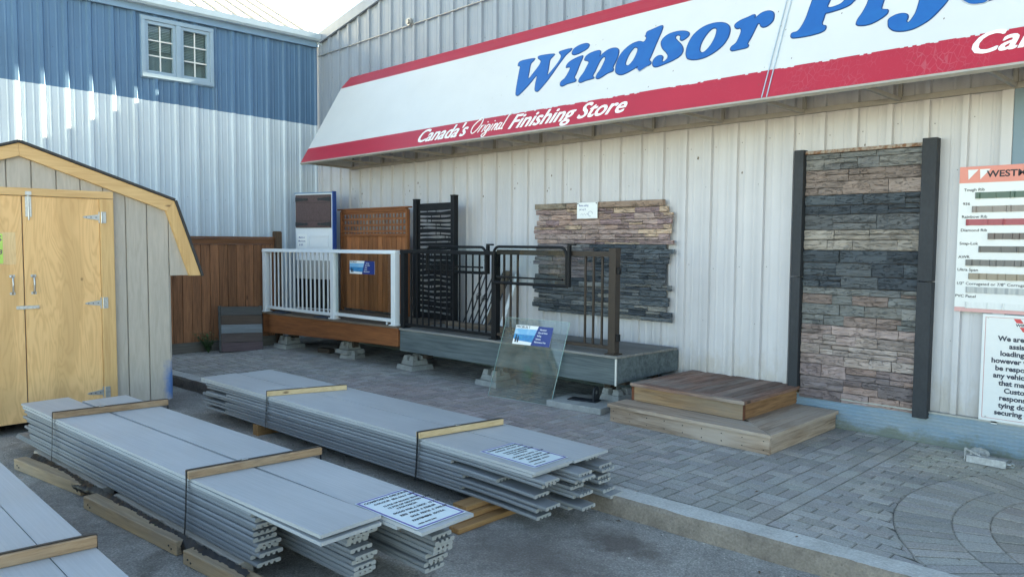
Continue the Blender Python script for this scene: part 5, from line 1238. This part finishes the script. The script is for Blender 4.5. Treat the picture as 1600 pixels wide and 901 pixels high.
ln = ['We are happy to', 'assist with', 'loading vehicles', 'however we will not', 'be responsible for', 'any vehicle damage', 'that may occur.', 'Customer is', 'responsible for', 'tying down and', 'securing the load.']
text([(s_, W_ / 2, .655 - i * .0595, .0555, 'CENTER', .0019, 0, 1.03) for i, s_ in enumerate(ln)], 'ink_navy', wn, FS, ext=.0003)
b = MB(); b.poly([(.215, -.0012, .835), (.262, -.0012, .835), (.3125, -.0012, .76), (.363, -.0012, .835), (.41, -.0012, .835), (.345, -.0012, .735), (.28, -.0012, .735)]); b.build('emblem', 'sign_red', wn)
b = MB(); b.box(.23, .395, -.0022, -.0013, .772, .803); b.build('emblem_bar', 'sign_white', wn)
text([('WINDSOR', W_ / 2, .7765, .03, 'CENTER', .0011, 0, 1.15)], 'ink_navy', wn, frame((0, -.0024, 0), (1, 0, 0), (0, 0, 1)), 'emblem_lettering', .0003)
b = MB()
for x_, z_ in ((.04, .835), (.585, .835), (.05, .03), (.57, .03)): b.tube([(x_, -.003, z_), (x_, .0, z_)], .008, 8)
b.build('screws', 'zinc', wn)
b = MB(); b.box(.09, .13, .0, .012, -.022, .0); b.build('bottom_clip', 'sign_white', wn)

# two dark folded rags left on the edge of the wooden deck
mat('rag_navy', (.028, .036, .055), var=.25, scale=30, rough=.95, bump=.4)
for s_, lab in ((.42, 'dark navy rag lying on the deck edge under the white pickets'), (1.62, 'dark navy rag lying by the middle post of the white railing')):
    o = thing('folded_rag', lab, 'rag', tuple(wdk.location + Matrix.Rotation(wdk.rotation_euler.z, 3, 'Z') @ Vector((s_, .08, .568 + .009 * s_))), wdk.rotation_euler.z + .1, 'rags on the wooden deck')
    b = MB(); n_ = 9; vs = [( -.15 + .30 * i / n_ + jit(.012), -.085 + .17 * j / 5 + jit(.012), random.uniform(.004, .022)) for i in range(n_ + 1) for j in range(6)]
    vs += [(x_, y_, -.001) for x_, y_, z_ in vs]; m_ = 6 * (n_ + 1)
    fs = [(i * 6 + j, (i + 1) * 6 + j, (i + 1) * 6 + j + 1, i * 6 + j + 1) for i in range(n_) for j in range(5)]
    rim = [i * 6 for i in range(n_ + 1)] + [n_ * 6 + j for j in range(1, 6)] + [i * 6 + 5 for i in range(n_ - 1, -1, -1)] + [j for j in range(4, 0, -1)]
    fs += [(rim[k], rim[(k + 1) % len(rim)], rim[(k + 1) % len(rim)] + m_, rim[k] + m_) for k in range(len(rim))]
    b._add(vs, fs, 1, True); b.build('cloth', 'rag_navy', o)

# ================================================================ STEPS
wood('step_grey', (.45, .335, .25), (.21, .145, .10), 'x', .85, 10, (.07, .05, .035), .3, grey=(.41, .345, .29))
wood('step_grey_y', (.45, .335, .25), (.21, .145, .10), 'y', .85, 10, (.07, .05, .035), .3, grey=(.41, .345, .29))
wood('step_brown', (.35, .22, .12), (.17, .095, .048), 'x', .8, 9, (.07, .04, .025), .3, grey=(.22, .18, .14))
wood('step_brown_y', (.34, .19, .095), (.17, .085, .04), 'y', .8, 9, (.07, .04, .025), .3)
wood('step_worn_y', (.30, .175, .13), (.105, .058, .046), 'y', .85, 12, (.04, .03, .025), .4, grey=(.30, .255, .22))
wood('step_worn', (.30, .175, .13), (.105, .058, .046), 'x', .85, 12, (.04, .03, .025), .4, grey=(.30, .255, .22))
stp = thing('wooden_steps', 'two-tier weathered wooden step box with dark worn top, standing by the stone display', 'steps', (-3.62, 6.37, 0))
lx0, lx1, ly0, ly1 = -.81, .80, -.64, .66
b = MB(); b.box(lx0, lx1, ly0, ly0 + .038, 0, .138); b.build('lower_front', 'step_grey', stp, .004)
for a in (lx0, lx1 - .038):
    b = MB(); b.box(a, a + .038, ly0 + .0385, ly1, 0.001, .137); b.build('lower_side', 'step_grey_y', stp, .004)
b = MB(); 
cx = .30                                              # mitred front tread and boards running back on the right
b.hexa([(lx0 - .02, ly0 - .025, .1385), (lx1 + .025, ly0 - .025, .1385), (lx1 - .31, ly0 + .277, .1385), (lx0 - .02, ly0 + .277, .1385)], [(lx0 - .02, ly0 - .025, .172), (lx1 + .025, ly0 - .025, .172), (lx1 - .31, ly0 + .277, .172), (lx0 - .02, ly0 + .277, .172)])
b.build('front_tread', 'step_grey', stp, .005)
b = MB()
for k in range(4):
    xa = lx1 + .025 - k * .110; xb = xa - .104; f_ = lambda x: ly0 - .020 + (lx1 + .025 - x) * .295 / .325
    b.hexa([(xb, f_(xb), .1385), (xa, f_(xa), .1385), (xa, ly1, .1385), (xb, ly1, .1385)], [(xb, f_(xb), .1722), (xa, f_(xa), .1722), (xa, ly1, .1722), (xb, ly1, .1722)], 1 + jit(.08))
b.build('side_tread', 'step_grey_y', stp, .005)
ux0, ux1, uy0, uy1 = -.735, .415, -.365, .715
b = MB(); b.box(ux0, ux1 - .001, uy0, uy0 + .036, .174, .312); b.build('upper_front', 'step_brown', stp, .004)
for a, c in ((ux0 + .001, ux0 + .037), (ux1 - .036, ux1)):
    b = MB(); b.box(a, c, uy0 + .0365, uy1, .174, .3118); b.build('upper_side', 'step_brown_y', stp, .004)
b = MB(); b.box(ux1 - .0005, ux1 + .006, uy0 - .004, uy0 + .036, .174, .311, (.55, .3, .25)); b.build('corner_post', 'step_brown', stp, .003)
b = MB(); b.box(ux0 - .03, ux0 - .001, uy0 + .0, uy0 + .035, .174, .311, (.55, .3, .25)); b.build('corner_post', 'step_brown', stp, .003)
tx0, tx1, ty0 = ux0 - .03, ux1 + .03, uy0 - .03
b = MB(); k = 0; x_ = tx0 + .10
while x_ < tx1 - .12:
    x2 = min(x_ + .103, tx1 - .102); b.box(x_ + .002, x2 - .002, ty0 + .10, uy1 + .012, .3135, .343 + jit(.002), 1 + jit(.4)); x_ = x2
b.build('top_boards', 'step_worn_y', stp, .004)
b = MB(); b.hexa([(tx0, ty0, .3135), (tx1, ty0, .3135), (tx1 - .10, ty0 + .099, .3135), (tx0 + .10, ty0 + .099, .3135)], [(tx0, ty0, .345), (tx1, ty0, .345), (tx1 - .10, ty0 + .099, .345), (tx0 + .10, ty0 + .099, .345)]); b.build('nosing', 'step_worn', stp, .006)
for s in (0, 1):
    xa, xb = (tx1, tx1 - .10) if s else (tx0, tx0 + .10)
    b = MB(); b.hexa([(xa, ty0 + .002, .3135), (xb, ty0 + .1, .3135), (xb, uy1 + .012, .3135), (xa, uy1 + .012, .3135)], [(xa, ty0 + .002, .3448), (xb, ty0 + .1, .3448), (xb, uy1 + .012, .3448), (xa, uy1 + .012, .3448)]); b.build('nosing', 'step_worn_y', stp, .006)
b = MB()
for k in range(9):                                     # nail heads
    for z_ in (.035, .105): b.tube([(lx0 + .04 + k * .19, ly0 - .001, z_ + jit(.01)), (lx0 + .04 + k * .19, ly0 + .002, z_)], .005, 6, .2)
b.build('nails', 'black_iron', stp)

# ================================================================ BRACKET ON THE PAVEMENT
hb = thing('aluminium_bracket', 'broken silver metal channel bracket lying on the pavement by the footing', 'bracket', (-1.56, 6.68, .004), -.02)
b = MB(); b.prism([(0, 0), (.075, 0), (.075, .006), (.012, .012), (.012, .048), (.06, .056), (.06, .062), (.004, .056)], lambda u, v, w: (w, u, v), -.10, .17); b.build('channel', 'galvanised', hb, .002)
b = MB(); b.bar((-.115, .03, .0), (-.115, .03, .105), .012, .014); b.bar((-.115, .03, .10), (.005, .03, .052), .012, .014); b.bar((-.07, .03, .05), (-.08, .03, .085), .008, .01); b.bar((-.11, .03, .045), (.0, .03, .048), .012, .012); b.build('triangle_end', 'galvanised', hb, .002)
b = MB(); b.tube([(.17, .03, .03), (.20, .03, .03)], .012, 8); b.tube([(.205 + .016 * math.cos(a * .785), .03, .03 + .016 * math.sin(a * .785)) for a in range(8)], .005, 6, 1, True); b.build('eye', 'steel', hb)
rb_ = thing('rubble_lump', 'small crumbling lump of concrete resting against the footing behind the silver bracket', 'rubble', (-1.62, 6.90, 0))
b = MB(); v_ = []
bmh = bmesh.new(); bmesh.ops.create_icosphere(bmh, subdivisions=3, radius=.055)
for q in bmh.verts: q.co *= 1 + jit(.14); q.co.z = max(q.co.z * .95 + .03, -.005); q.co.x *= 1.25
b._add([tuple(q.co) for q in bmh.verts], [[w_.index for w_ in f_.verts] for f_ in bmh.faces]); bmh.free(); b.build('lump', 'concrete', rb_)

# loose grit, chips and dead leaves scattered on the paving
mat('grit', (.30, .28, .25), var=.3, scale=60, rough=.9, bump=.2)
b = MB()
def pebble(x, y, z, r):
    t_ = random.choice((.35, .6, .9, 1.2, 1.6)); a0 = random.uniform(0, 6.3); h = r * random.uniform(.4, .8)
    ring = [(x + r * random.uniform(.7, 1.2) * math.cos(a0 + k * 1.257), y + r * random.uniform(.7, 1.2) * math.sin(a0 + k * 1.257), z) for k in range(5)]
    b._add(ring + [(x + jit(r * .3), y + jit(r * .3), z + h)], [(0, 1, 5), (1, 2, 5), (2, 3, 5), (3, 4, 5), (4, 0, 5)], t_)
for i in range(620):
    x_ = random.uniform(-11, .8); y_ = random.uniform(4.25, 7.0)
    if i % 3 == 0: x_, y_ = random.gauss(-1.35, .45), min(6.98, random.gauss(6.6, .3))
    pebble(x_, y_, .0, random.uniform(.003, .009))
for i in range(700):
    x_ = random.uniform(-9, 0); y_ = random.uniform(.3, 4.0)
    if i % 2: y_ = kerb_front(x_) - abs(random.gauss(.03, .12))
    if y_ < kerb_front(x_) - .03: pebble(x_, y_, -.12, random.uniform(.003, .010))
for i in range(46):                                     # bits of dead leaf
    x_, y_ = random.uniform(-9, .3), random.uniform(4.2, 7.0)
    if i % 3 == 0: y_ = kerb_front(x_) - random.uniform(.02, .3)
    z_ = .003 if y_ > kerb_front(x_) else -.117
    a_ = random.uniform(0, 6.3); l_ = random.uniform(.010, .024); d_ = Vector((math.cos(a_), math.sin(a_), 0)) * l_; n_ = Vector((-d_.y, d_.x, 0)) * .45; c_ = Vector((x_, y_, z_))
    b._add([c_ - d_, c_ + n_ + Vector((0, 0, .006)), c_ + d_ + Vector((0, 0, .004)), c_ - n_ + Vector((0, 0, .003))], [(0, 1, 2), (0, 2, 3)], random.choice(((.35, .22, .13), (.22, .15, .10), (.5, .36, .2))))
tag(b.build('loose_grit', 'grit'), 'loose grit, stone chips and crumbs scattered over the paving and asphalt', 'grit', kind='stuff')

# ================================================================ LUMBER BUNDLES
def comp_mat(name, c1, c2, var):
    m, n = nodes_of(name)
    g = noise(n, mapping(n, (.015, 1, 1)), 90., 5, .75); g2 = noise(n, mapping(n, (.35, 1, 1)), 3., 5, .6); sm = noise(n, mapping(n), 1.7, 4, .5)
    c = mixc(n, maprange(n, g2, .3, .7, 0, 1), c1, c2)
    x = N(n, 'ShaderNodeCombineColor'); q = math_(n, 'MULTIPLY', maprange(n, g, .25, .75, 1 - var, 1 + var), maprange(n, sm, .3, .7, .95, 1.05))
    for i in range(3): n.links.new(q, x.inputs[i])
    c = mixc(n, 1, c, x.outputs[0], 'MULTIPLY')
    MATS[name] = finish(m, n, c, .5, 0, g, .12, .002, .4, maprange(n, sm, .3, .7, .42, .6))
comp_mat('composite_board', (.25, .265, .278), (.215, .23, .243), .10)
comp_mat('composite_fascia', (.415, .428, .435), (.37, .382, .39), .11)
wood('batten_new', (.62, .46, .27), (.50, .34, .18), 'y', .7, 12, (.14, .08, .04), .2)
wood('batten_old', (.36, .235, .14), (.22, .135, .08), 'y', .85, 12, (.06, .035, .02), .35, grey=(.38, .29, .205))
wood('runner_wood', (.46, .34, .22), (.30, .205, .12), 'x', .8, 11, (.08, .05, .03), .3, grey=(.25, .215, .175))
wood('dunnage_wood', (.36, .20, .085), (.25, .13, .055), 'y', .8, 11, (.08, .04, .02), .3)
mat('strap_black', (.010, .010, .011), var=.1, rough=.4, bump=0)
BWD, BTH = .140, .0226
def board_profile(flip):
    g_, d_ = .017, .0115
    p = [(.007, BTH), (.002, BTH - .002), (0, BTH - .007), (0, .005), (.0045, 0)]
    for c in (.038, .070, .102): p += [(c - g_ / 2, 0), (c - g_ / 2 + .002, d_), (c + g_ / 2 - .002, d_), (c + g_ / 2, 0)]
    p += [(BWD - .0045, 0), (BWD, .005), (BWD, BTH - .007), (BWD - .002, BTH - .002), (BWD - .007, BTH)]
    return [(a, BTH - b_) for a, b_ in p][::-1] if flip else p
def bundle(name, lab, loc, rz, L, W, z0, nl, cols_, ends, fas, straps, bat_mat, bat_size, sag=(0, 0, 0), dun=()):
    root = thing(name, lab, 'lumber bundle', loc, rz, 'strapped bundles of grey composite decking')
    z = z0
    for k in range(nl):
        for ci, y in enumerate(cols_):
            xa, xb = ends(k, ci)
            yy = y + jit(.009); b = MB()
            pr = board_profile(random.random() < .35); tt = 1 + jit(.12); dr_ = -.010 * (1 + .5 * math.sin(k * .7 + ci * 2))
            xm_ = [xa, xa + .35] + [q for q in (L - 1., L - .6, L - .3) if q < xb - .05] + [xb]; zz_ = [-.004 + jit(.002)] + [-sag[ci] * max(0, q - L + 1.) ** 2 - (jit(.003) if q == xb else 0) for q in xm_[1:]]; kk = len(pr); vs = []
            for xq, zq in zip(xm_, zz_): vs += [(xq, yy + u, z + v + zq) for u, v in pr]
            ns_ = len(xm_) - 1; fs = [list(range(kk))[::-1], [ns_ * kk + q for q in range(kk)]] + [(a_ * kk + q, a_ * kk + (q + 1) % kk, (a_ + 1) * kk + (q + 1) % kk, (a_ + 1) * kk + q) for a_ in range(ns_) for q in range(kk)]
            b._add(vs, fs, tt); b.t[0] = b.t[1] = (1.5, 1.42, 1.32)          # paler sawn ends
            b.build('deck_board', 'composite_board', root)
        z += BTH + .0037
    for (xa, xb, ya, yb_, dz, lift) in fas:
        b = MB(); nseg = 10; ft_ = 1 + jit(.05)
        for q in range(nseg):
            u0, u1 = xa + (xb - xa) * q / nseg, xa + (xb - xa) * (q + 1) / nseg
            f_ = lambda u: z + dz + lift * max(0, (u - xa) / (xb - xa) - .62) ** 2
            b._add([(u0, ya, f_(u0)), (u1, ya, f_(u1)), (u1, yb_, f_(u1)), (u0, yb_, f_(u0)), (u0, ya, f_(u0) + .0175), (u1, ya, f_(u1) + .0175), (u1, yb_, f_(u1) + .0175), (u0, yb_, f_(u0) + .0175)],
                   [(0, 1, 2, 3), (4, 5, 6, 7), (0, 1, 5, 4), (3, 2, 6, 7)] + ([(0, 3, 7, 4)] if q == 0 else []) + ([(1, 2, 6, 5)] if q == nseg - 1 else []), ft_)
        bm = bmesh.new(); bm.free()
        fo = b.build('fascia_board', 'composite_fascia', root)
    ztop = z + max(f[4] for f in fas) + .0175
    for (x_, ya, yb_, tw) in straps:
        h, w_ = bat_size
        b = MB(Matrix.Translation((x_, 0, 0)) @ Matrix.Rotation(tw, 4, 'Z')); b.box(-w_ / 2, w_ / 2, ya, yb_, ztop + .001, ztop + h); b.build('batten', bat_mat, root, .005)
        b = MB(Matrix.Translation((x_, 0, 0)) @ Matrix.Rotation(tw, 4, 'Z'))
        ys, ye = ya + .012, yb_ - .015; s2_ = .009
        pts = [(-.004, ys - .03, .10), (0, ys - .022, .22), (.004, ys - .016, ztop - .01), (.0, ys - .014, ztop + h + .002), (0, ys + .01, ztop + h + .0035), (0, ye - .01, ztop + h + .0035), (0, ye + .017, ztop + h + .001), (0, ye + .02, .06)]
        for p, q in zip(pts[:-1], pts[1:]): b.bar(p, q, s2_ * 2.3 if abs(p[2] - q[2]) < .05 else .0025, .0025 if abs(p[2] - q[2]) < .05 else s2_ * 2.3, 1, (0, 0, 1) if abs(p[2] - q[2]) < .05 else (1, 0, 0))
        b.build('strap', 'strap_black', root)
        b = MB(Matrix.Translation((x_, 0, 0)) @ Matrix.Rotation(tw, 4, 'Z')); b.box(-.012, .012, .31, .35, ztop + h + .005, ztop + h + .012); b.build('strap_seal', 'zinc', root, .001)
    return root, ztop
random.seed(21)
# bundle 1, nearest the shed
def ends1(k, c):
    base = ((.10, 3.72), (.12, 4.20), (.28, 4.42))[c]
    a, b_ = base[0] + jit(.07), base[1] + jit(.045)
    if c == 0 and k < 2: a -= .25
    return a, b_
b1, zt1 = bundle('decking_bundle', 'middle bundle of grey decking with worn brown battens and two top boards', (-7.43, 1.54, -.12), R(3.9), 4.3, .76, .103, 11, (.01, .27, .60), ends1,
                 [(.05, 4.33, .0, .36, .0005, -.05), (.22, 4.42, .385, .745, .0005, -.1), (.0, 4.32, .005, .366, .020, .04), (.26, 4.60, .390, .75, .019, -.13)],
                 [(.80, -.01, .83, -.16), (3.01, -.01, .83, -.15)], 'batten_old', (.048, .06), (.0, .012, .02))
# bundle 2, along the kerb
def ends2(k, c):
    base = ((.06, 4.62), (.05, 4.68), (.06, 4.66))[c]
    a, b_ = base[0] + jit(.07), base[1] + jit(.07)
    if c == 0 and k % 3 == 1: a += .42; b_ -= .70 + jit(.08)
    if c == 0 and k == 6: b_ -= .4
    if c == 1 and k % 4 == 2: b_ -= .2
    if c == 2 and k % 3 == 0: b_ -= .14
    return a, b_
b2, zt2 = bundle('decking_bundle', 'bundle of grey decking along the kerb with pale new battens', (-7.77, 3.21, -.12), R(2.26), 4.6, .76, .103, 10, (.0, .29, .60), ends2,
                 [(.0, 4.55, .0, .37, .0005, -.1), (.04, 4.50, .385, .75, .0005, -.1), (-.01, 4.57, .005, .38, .0195, -.1), (.03, 4.58, .39, .76, .019, -.12)],
                 [(1.33, -.005, .73, -.34), (3.46, -.01, .74, -.18)], 'batten_new', (.045, .05), (.018, .018, .018))
# bundle 0, cut by the frame
def ends0(k, c): return .1 + jit(.06), 3.62 + jit(.08) - .15 * (2 - c)
b0, zt0 = bundle('decking_bundle', 'front left bundle of grey decking with three long top boards, cut by the frame', (-6.45, .16, -.12), R(.3), 3.7, .87, .103, 11, (.0, .36, .71), ends0,
                 [(.0, 3.68, .0, .285, .0005, 0), (.02, 3.72, .29, .575, .0005, 0), (.0, 3.70, .58, .865, .0005, 0), (.0, 3.66, .002, .287, .0195, 0), (-.02, 3.72, .295, .685, .0195, 0), (.0, 3.70, .69, .868, .0195, 0)],
                 [(.6, -.02, .88, 0), (2.64, -.02, .88, -.10)], 'batten_old', (.055, .05))
# dunnage under the bundles
def cross(lab, x_, y0_, y1_, z0_, z1_, root, w=.09, m_='dunnage_wood'):
    o = thing('dunnage_timber', lab, 'timber', root.location + Matrix.Rotation(root.rotation_euler.z, 3, 'Z') @ Vector((x_, 0, 0)), root.rotation_euler.z, 'timbers under the decking bundles')
    b = MB(); b.box(-w / 2, w / 2, y0_, y1_, z0_, z1_); b.build('timber', m_, o, .005); return o
cross('orange-brown timber on the asphalt under the front end of the kerbside bundle', 4.20, -.34, .80, .0, .034, b2)
cross('upper orange-brown timber of the pair under the kerbside bundle', 4.12, -.27, .78, .035, .068, b2)
cross('third short timber topping the pair under the kerbside bundle', 4.06, -.16, .76, .069, .101, b2, .13)
cross('timber under the far end of the kerbside bundle', 1.1, .0, .74, .0, .101, b2)
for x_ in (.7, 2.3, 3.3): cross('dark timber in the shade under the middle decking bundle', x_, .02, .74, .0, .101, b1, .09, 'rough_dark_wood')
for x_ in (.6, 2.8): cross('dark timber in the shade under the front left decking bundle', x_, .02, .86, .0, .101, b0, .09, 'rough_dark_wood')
run = [((-6.98, 1.43), (-5.92, 1.615), .085, 'runner timber lying at the shed end of the middle bundle'), ((-5.63, 1.555), (-4.40, 1.70), .085, 'long runner timber lying between the two straps of the middle bundle'), ((-4.27, 1.685), (-3.35, 1.80), .08, 'runner timber at the sign end of the middle bundle')]
for (p, q, h, lab) in run:
    d = Vector((q[0] - p[0], q[1] - p[1])); o = thing('runner_timber', lab, 'timber', (p[0], p[1], -.12), math.atan2(d.y, d.x), 'runner timbers beside the middle bundle')
    b = MB(); b.box(0, d.length, -.045, .045, 0, h); b.build('timber', 'runner_wood', o, .006)
    b = MB()
    for k in (.06, .93): b.tube([(d.length * k, -.0455, h * .5), (d.length * k, -.049, h * .5)], .006, 6); b.tube([(d.length * k + .03, -.0455, h * .35), (d.length * k + .03, -.049, h * .35)], .006, 6)
    b.build('nails', 'black_iron', o)
wood('bearer_grey', (.42, .37, .31), (.25, .21, .17), 'x', .85, 11, (.08, .05, .03), .3, grey=(.40, .37, .33))
for xa, xb, lab in ((.35, 1.75, 'pale weathered bearer under the shed end of the middle bundle'), (1.95, 3.6, 'pale weathered bearer under the sign end of the middle bundle')):
    o = thing('bearer_timber', lab, 'timber', tuple(b1.location + Matrix.Rotation(b1.rotation_euler.z, 3, 'Z') @ Vector((xa, .03, 0))), b1.rotation_euler.z, 'bearers under the middle bundle')
    b = MB(); b.box(0, xb - xa, -.045, .04, 0, .098); b.build('timber', 'bearer_grey', o, .006)
# torn black wrapping under the middle bundle
mat('black_film', (.010, .010, .012), var=.2, rough=.45, bump=0, spec=.25)
pf = thing('plastic_film', 'torn black plastic film crumpled under the edge of the middle bundle', 'plastic film', (-7.43, 1.54, -.12), R(3.9))
b = MB(); nx_, ny_ = 150, 7; vs = []
for i in range(nx_ + 1):
    x_ = .45 + 3.3 * i / nx_; lowz = .012 + .03 * abs(math.sin(x_ * 3.1)) + .02 * abs(math.sin(x_ * 11))
    for j in range(ny_ + 1):
        q = j / ny_; vs.append((x_ + jit(.004), -.03 - .06 * math.sin(q * 2.4) * (.5 + .5 * math.sin(x_ * 5.3) ** 2) + jit(.006), .10 * (1 - q) + lowz * q * .6 + jit(.006)))
b._add(vs, [(i * (ny_ + 1) + j, (i + 1) * (ny_ + 1) + j, (i + 1) * (ny_ + 1) + j + 1, i * (ny_ + 1) + j + 1) for i in range(nx_) for j in range(ny_)], 1, True)
b.build('film', 'black_film', pf)

# handwritten price sheets
mat('sheet_white', (.66, .76, .78), var=.02, rough=.3, bump=0)
mat('sheet_violet', (.11, .085, .33), var=.05, rough=.35, bump=0)
def price_sheet(lab, root, ztop, cx_, cy_, rot, L_, W_, size, lines_, pitch):
    base = Matrix.Translation(root.location) @ Matrix.Rotation(root.rotation_euler.z, 4, 'Z') @ Matrix.Translation((cx_, cy_, ztop + .0015)) @ Matrix.Rotation(rot, 4, 'Z')
    o = thing('price_sheet', lab, 'price sheet', base.to_translation(), root.rotation_euler.z + rot, 'handwritten price sheets on the bundles')
    o.rotation_euler.y = pitch
    b = MB(); b.box(-L_ / 2, L_ / 2, -W_ / 2, W_ / 2, 0, .0012); b.build('paper', 'sheet_white', o)
    b = MB(); e_ = .012
    for s in (-1, 1):
        b.box(-L_ / 2 + .006, L_ / 2 - .006, *sorted((s * (W_ / 2 - .006), s * (W_ / 2 - .006 - e_))), .0014, .0019)
        b.box(*sorted((s * (L_ / 2 - .006), s * (L_ / 2 - .006 - e_))), -W_ / 2 + .018, W_ / 2 - .018, .0014, .0019)
    b.build('border', 'sheet_violet', o)
    Mx = frame((0, 0, .0021), (0, 1, 0), (-1, 0, 0))
    for s, y_, k, dx in lines_: text([(s, -W_ / 2 + .03 + dx, L_ / 2 - .055 - y_ + jit(.002), size * k, 'LEFT', .0009, .12, .98 + jit(.05))], 'ink', o, Mx @ Matrix.Rotation(jit(.012), 4, 'Z'), 'written_line', .0002)
    return o
LN = [('COMPOSITE DECKING', 0, 1.15, .0), ('COLOUR  SEA SALT GRAY', .042, .95, .03), ('12 PCS OF BOARD EDGE', .095, .9, .05), ('12 PCS OF GROOVED EDGE', .13, .9, .05), ('4 PCS FASCIA', .165, .9, .08), ('GOOD FOR A DECK  12 X 20', .215, .95, .02), ('REG  PRICE  $ 3220.00', .26, 1, .03), ('SALE  PRICE  $ 1995.00', .305, 1, .06), ('FASTENERS  EXTRA', .35, .95, .03), ('while stock lasts', .40, .7, .02)]
price_sheet('white handwritten price sheet with violet border on the middle bundle', b1, zt1 - .0118, 4.315, .562, .0, .50, .34, .026, LN, .0195)
price_sheet('white handwritten price sheet with violet border on the kerbside bundle', b2, zt2 - .0085, 4.265, .235, .0, .50, .335, .025, LN, .0135)
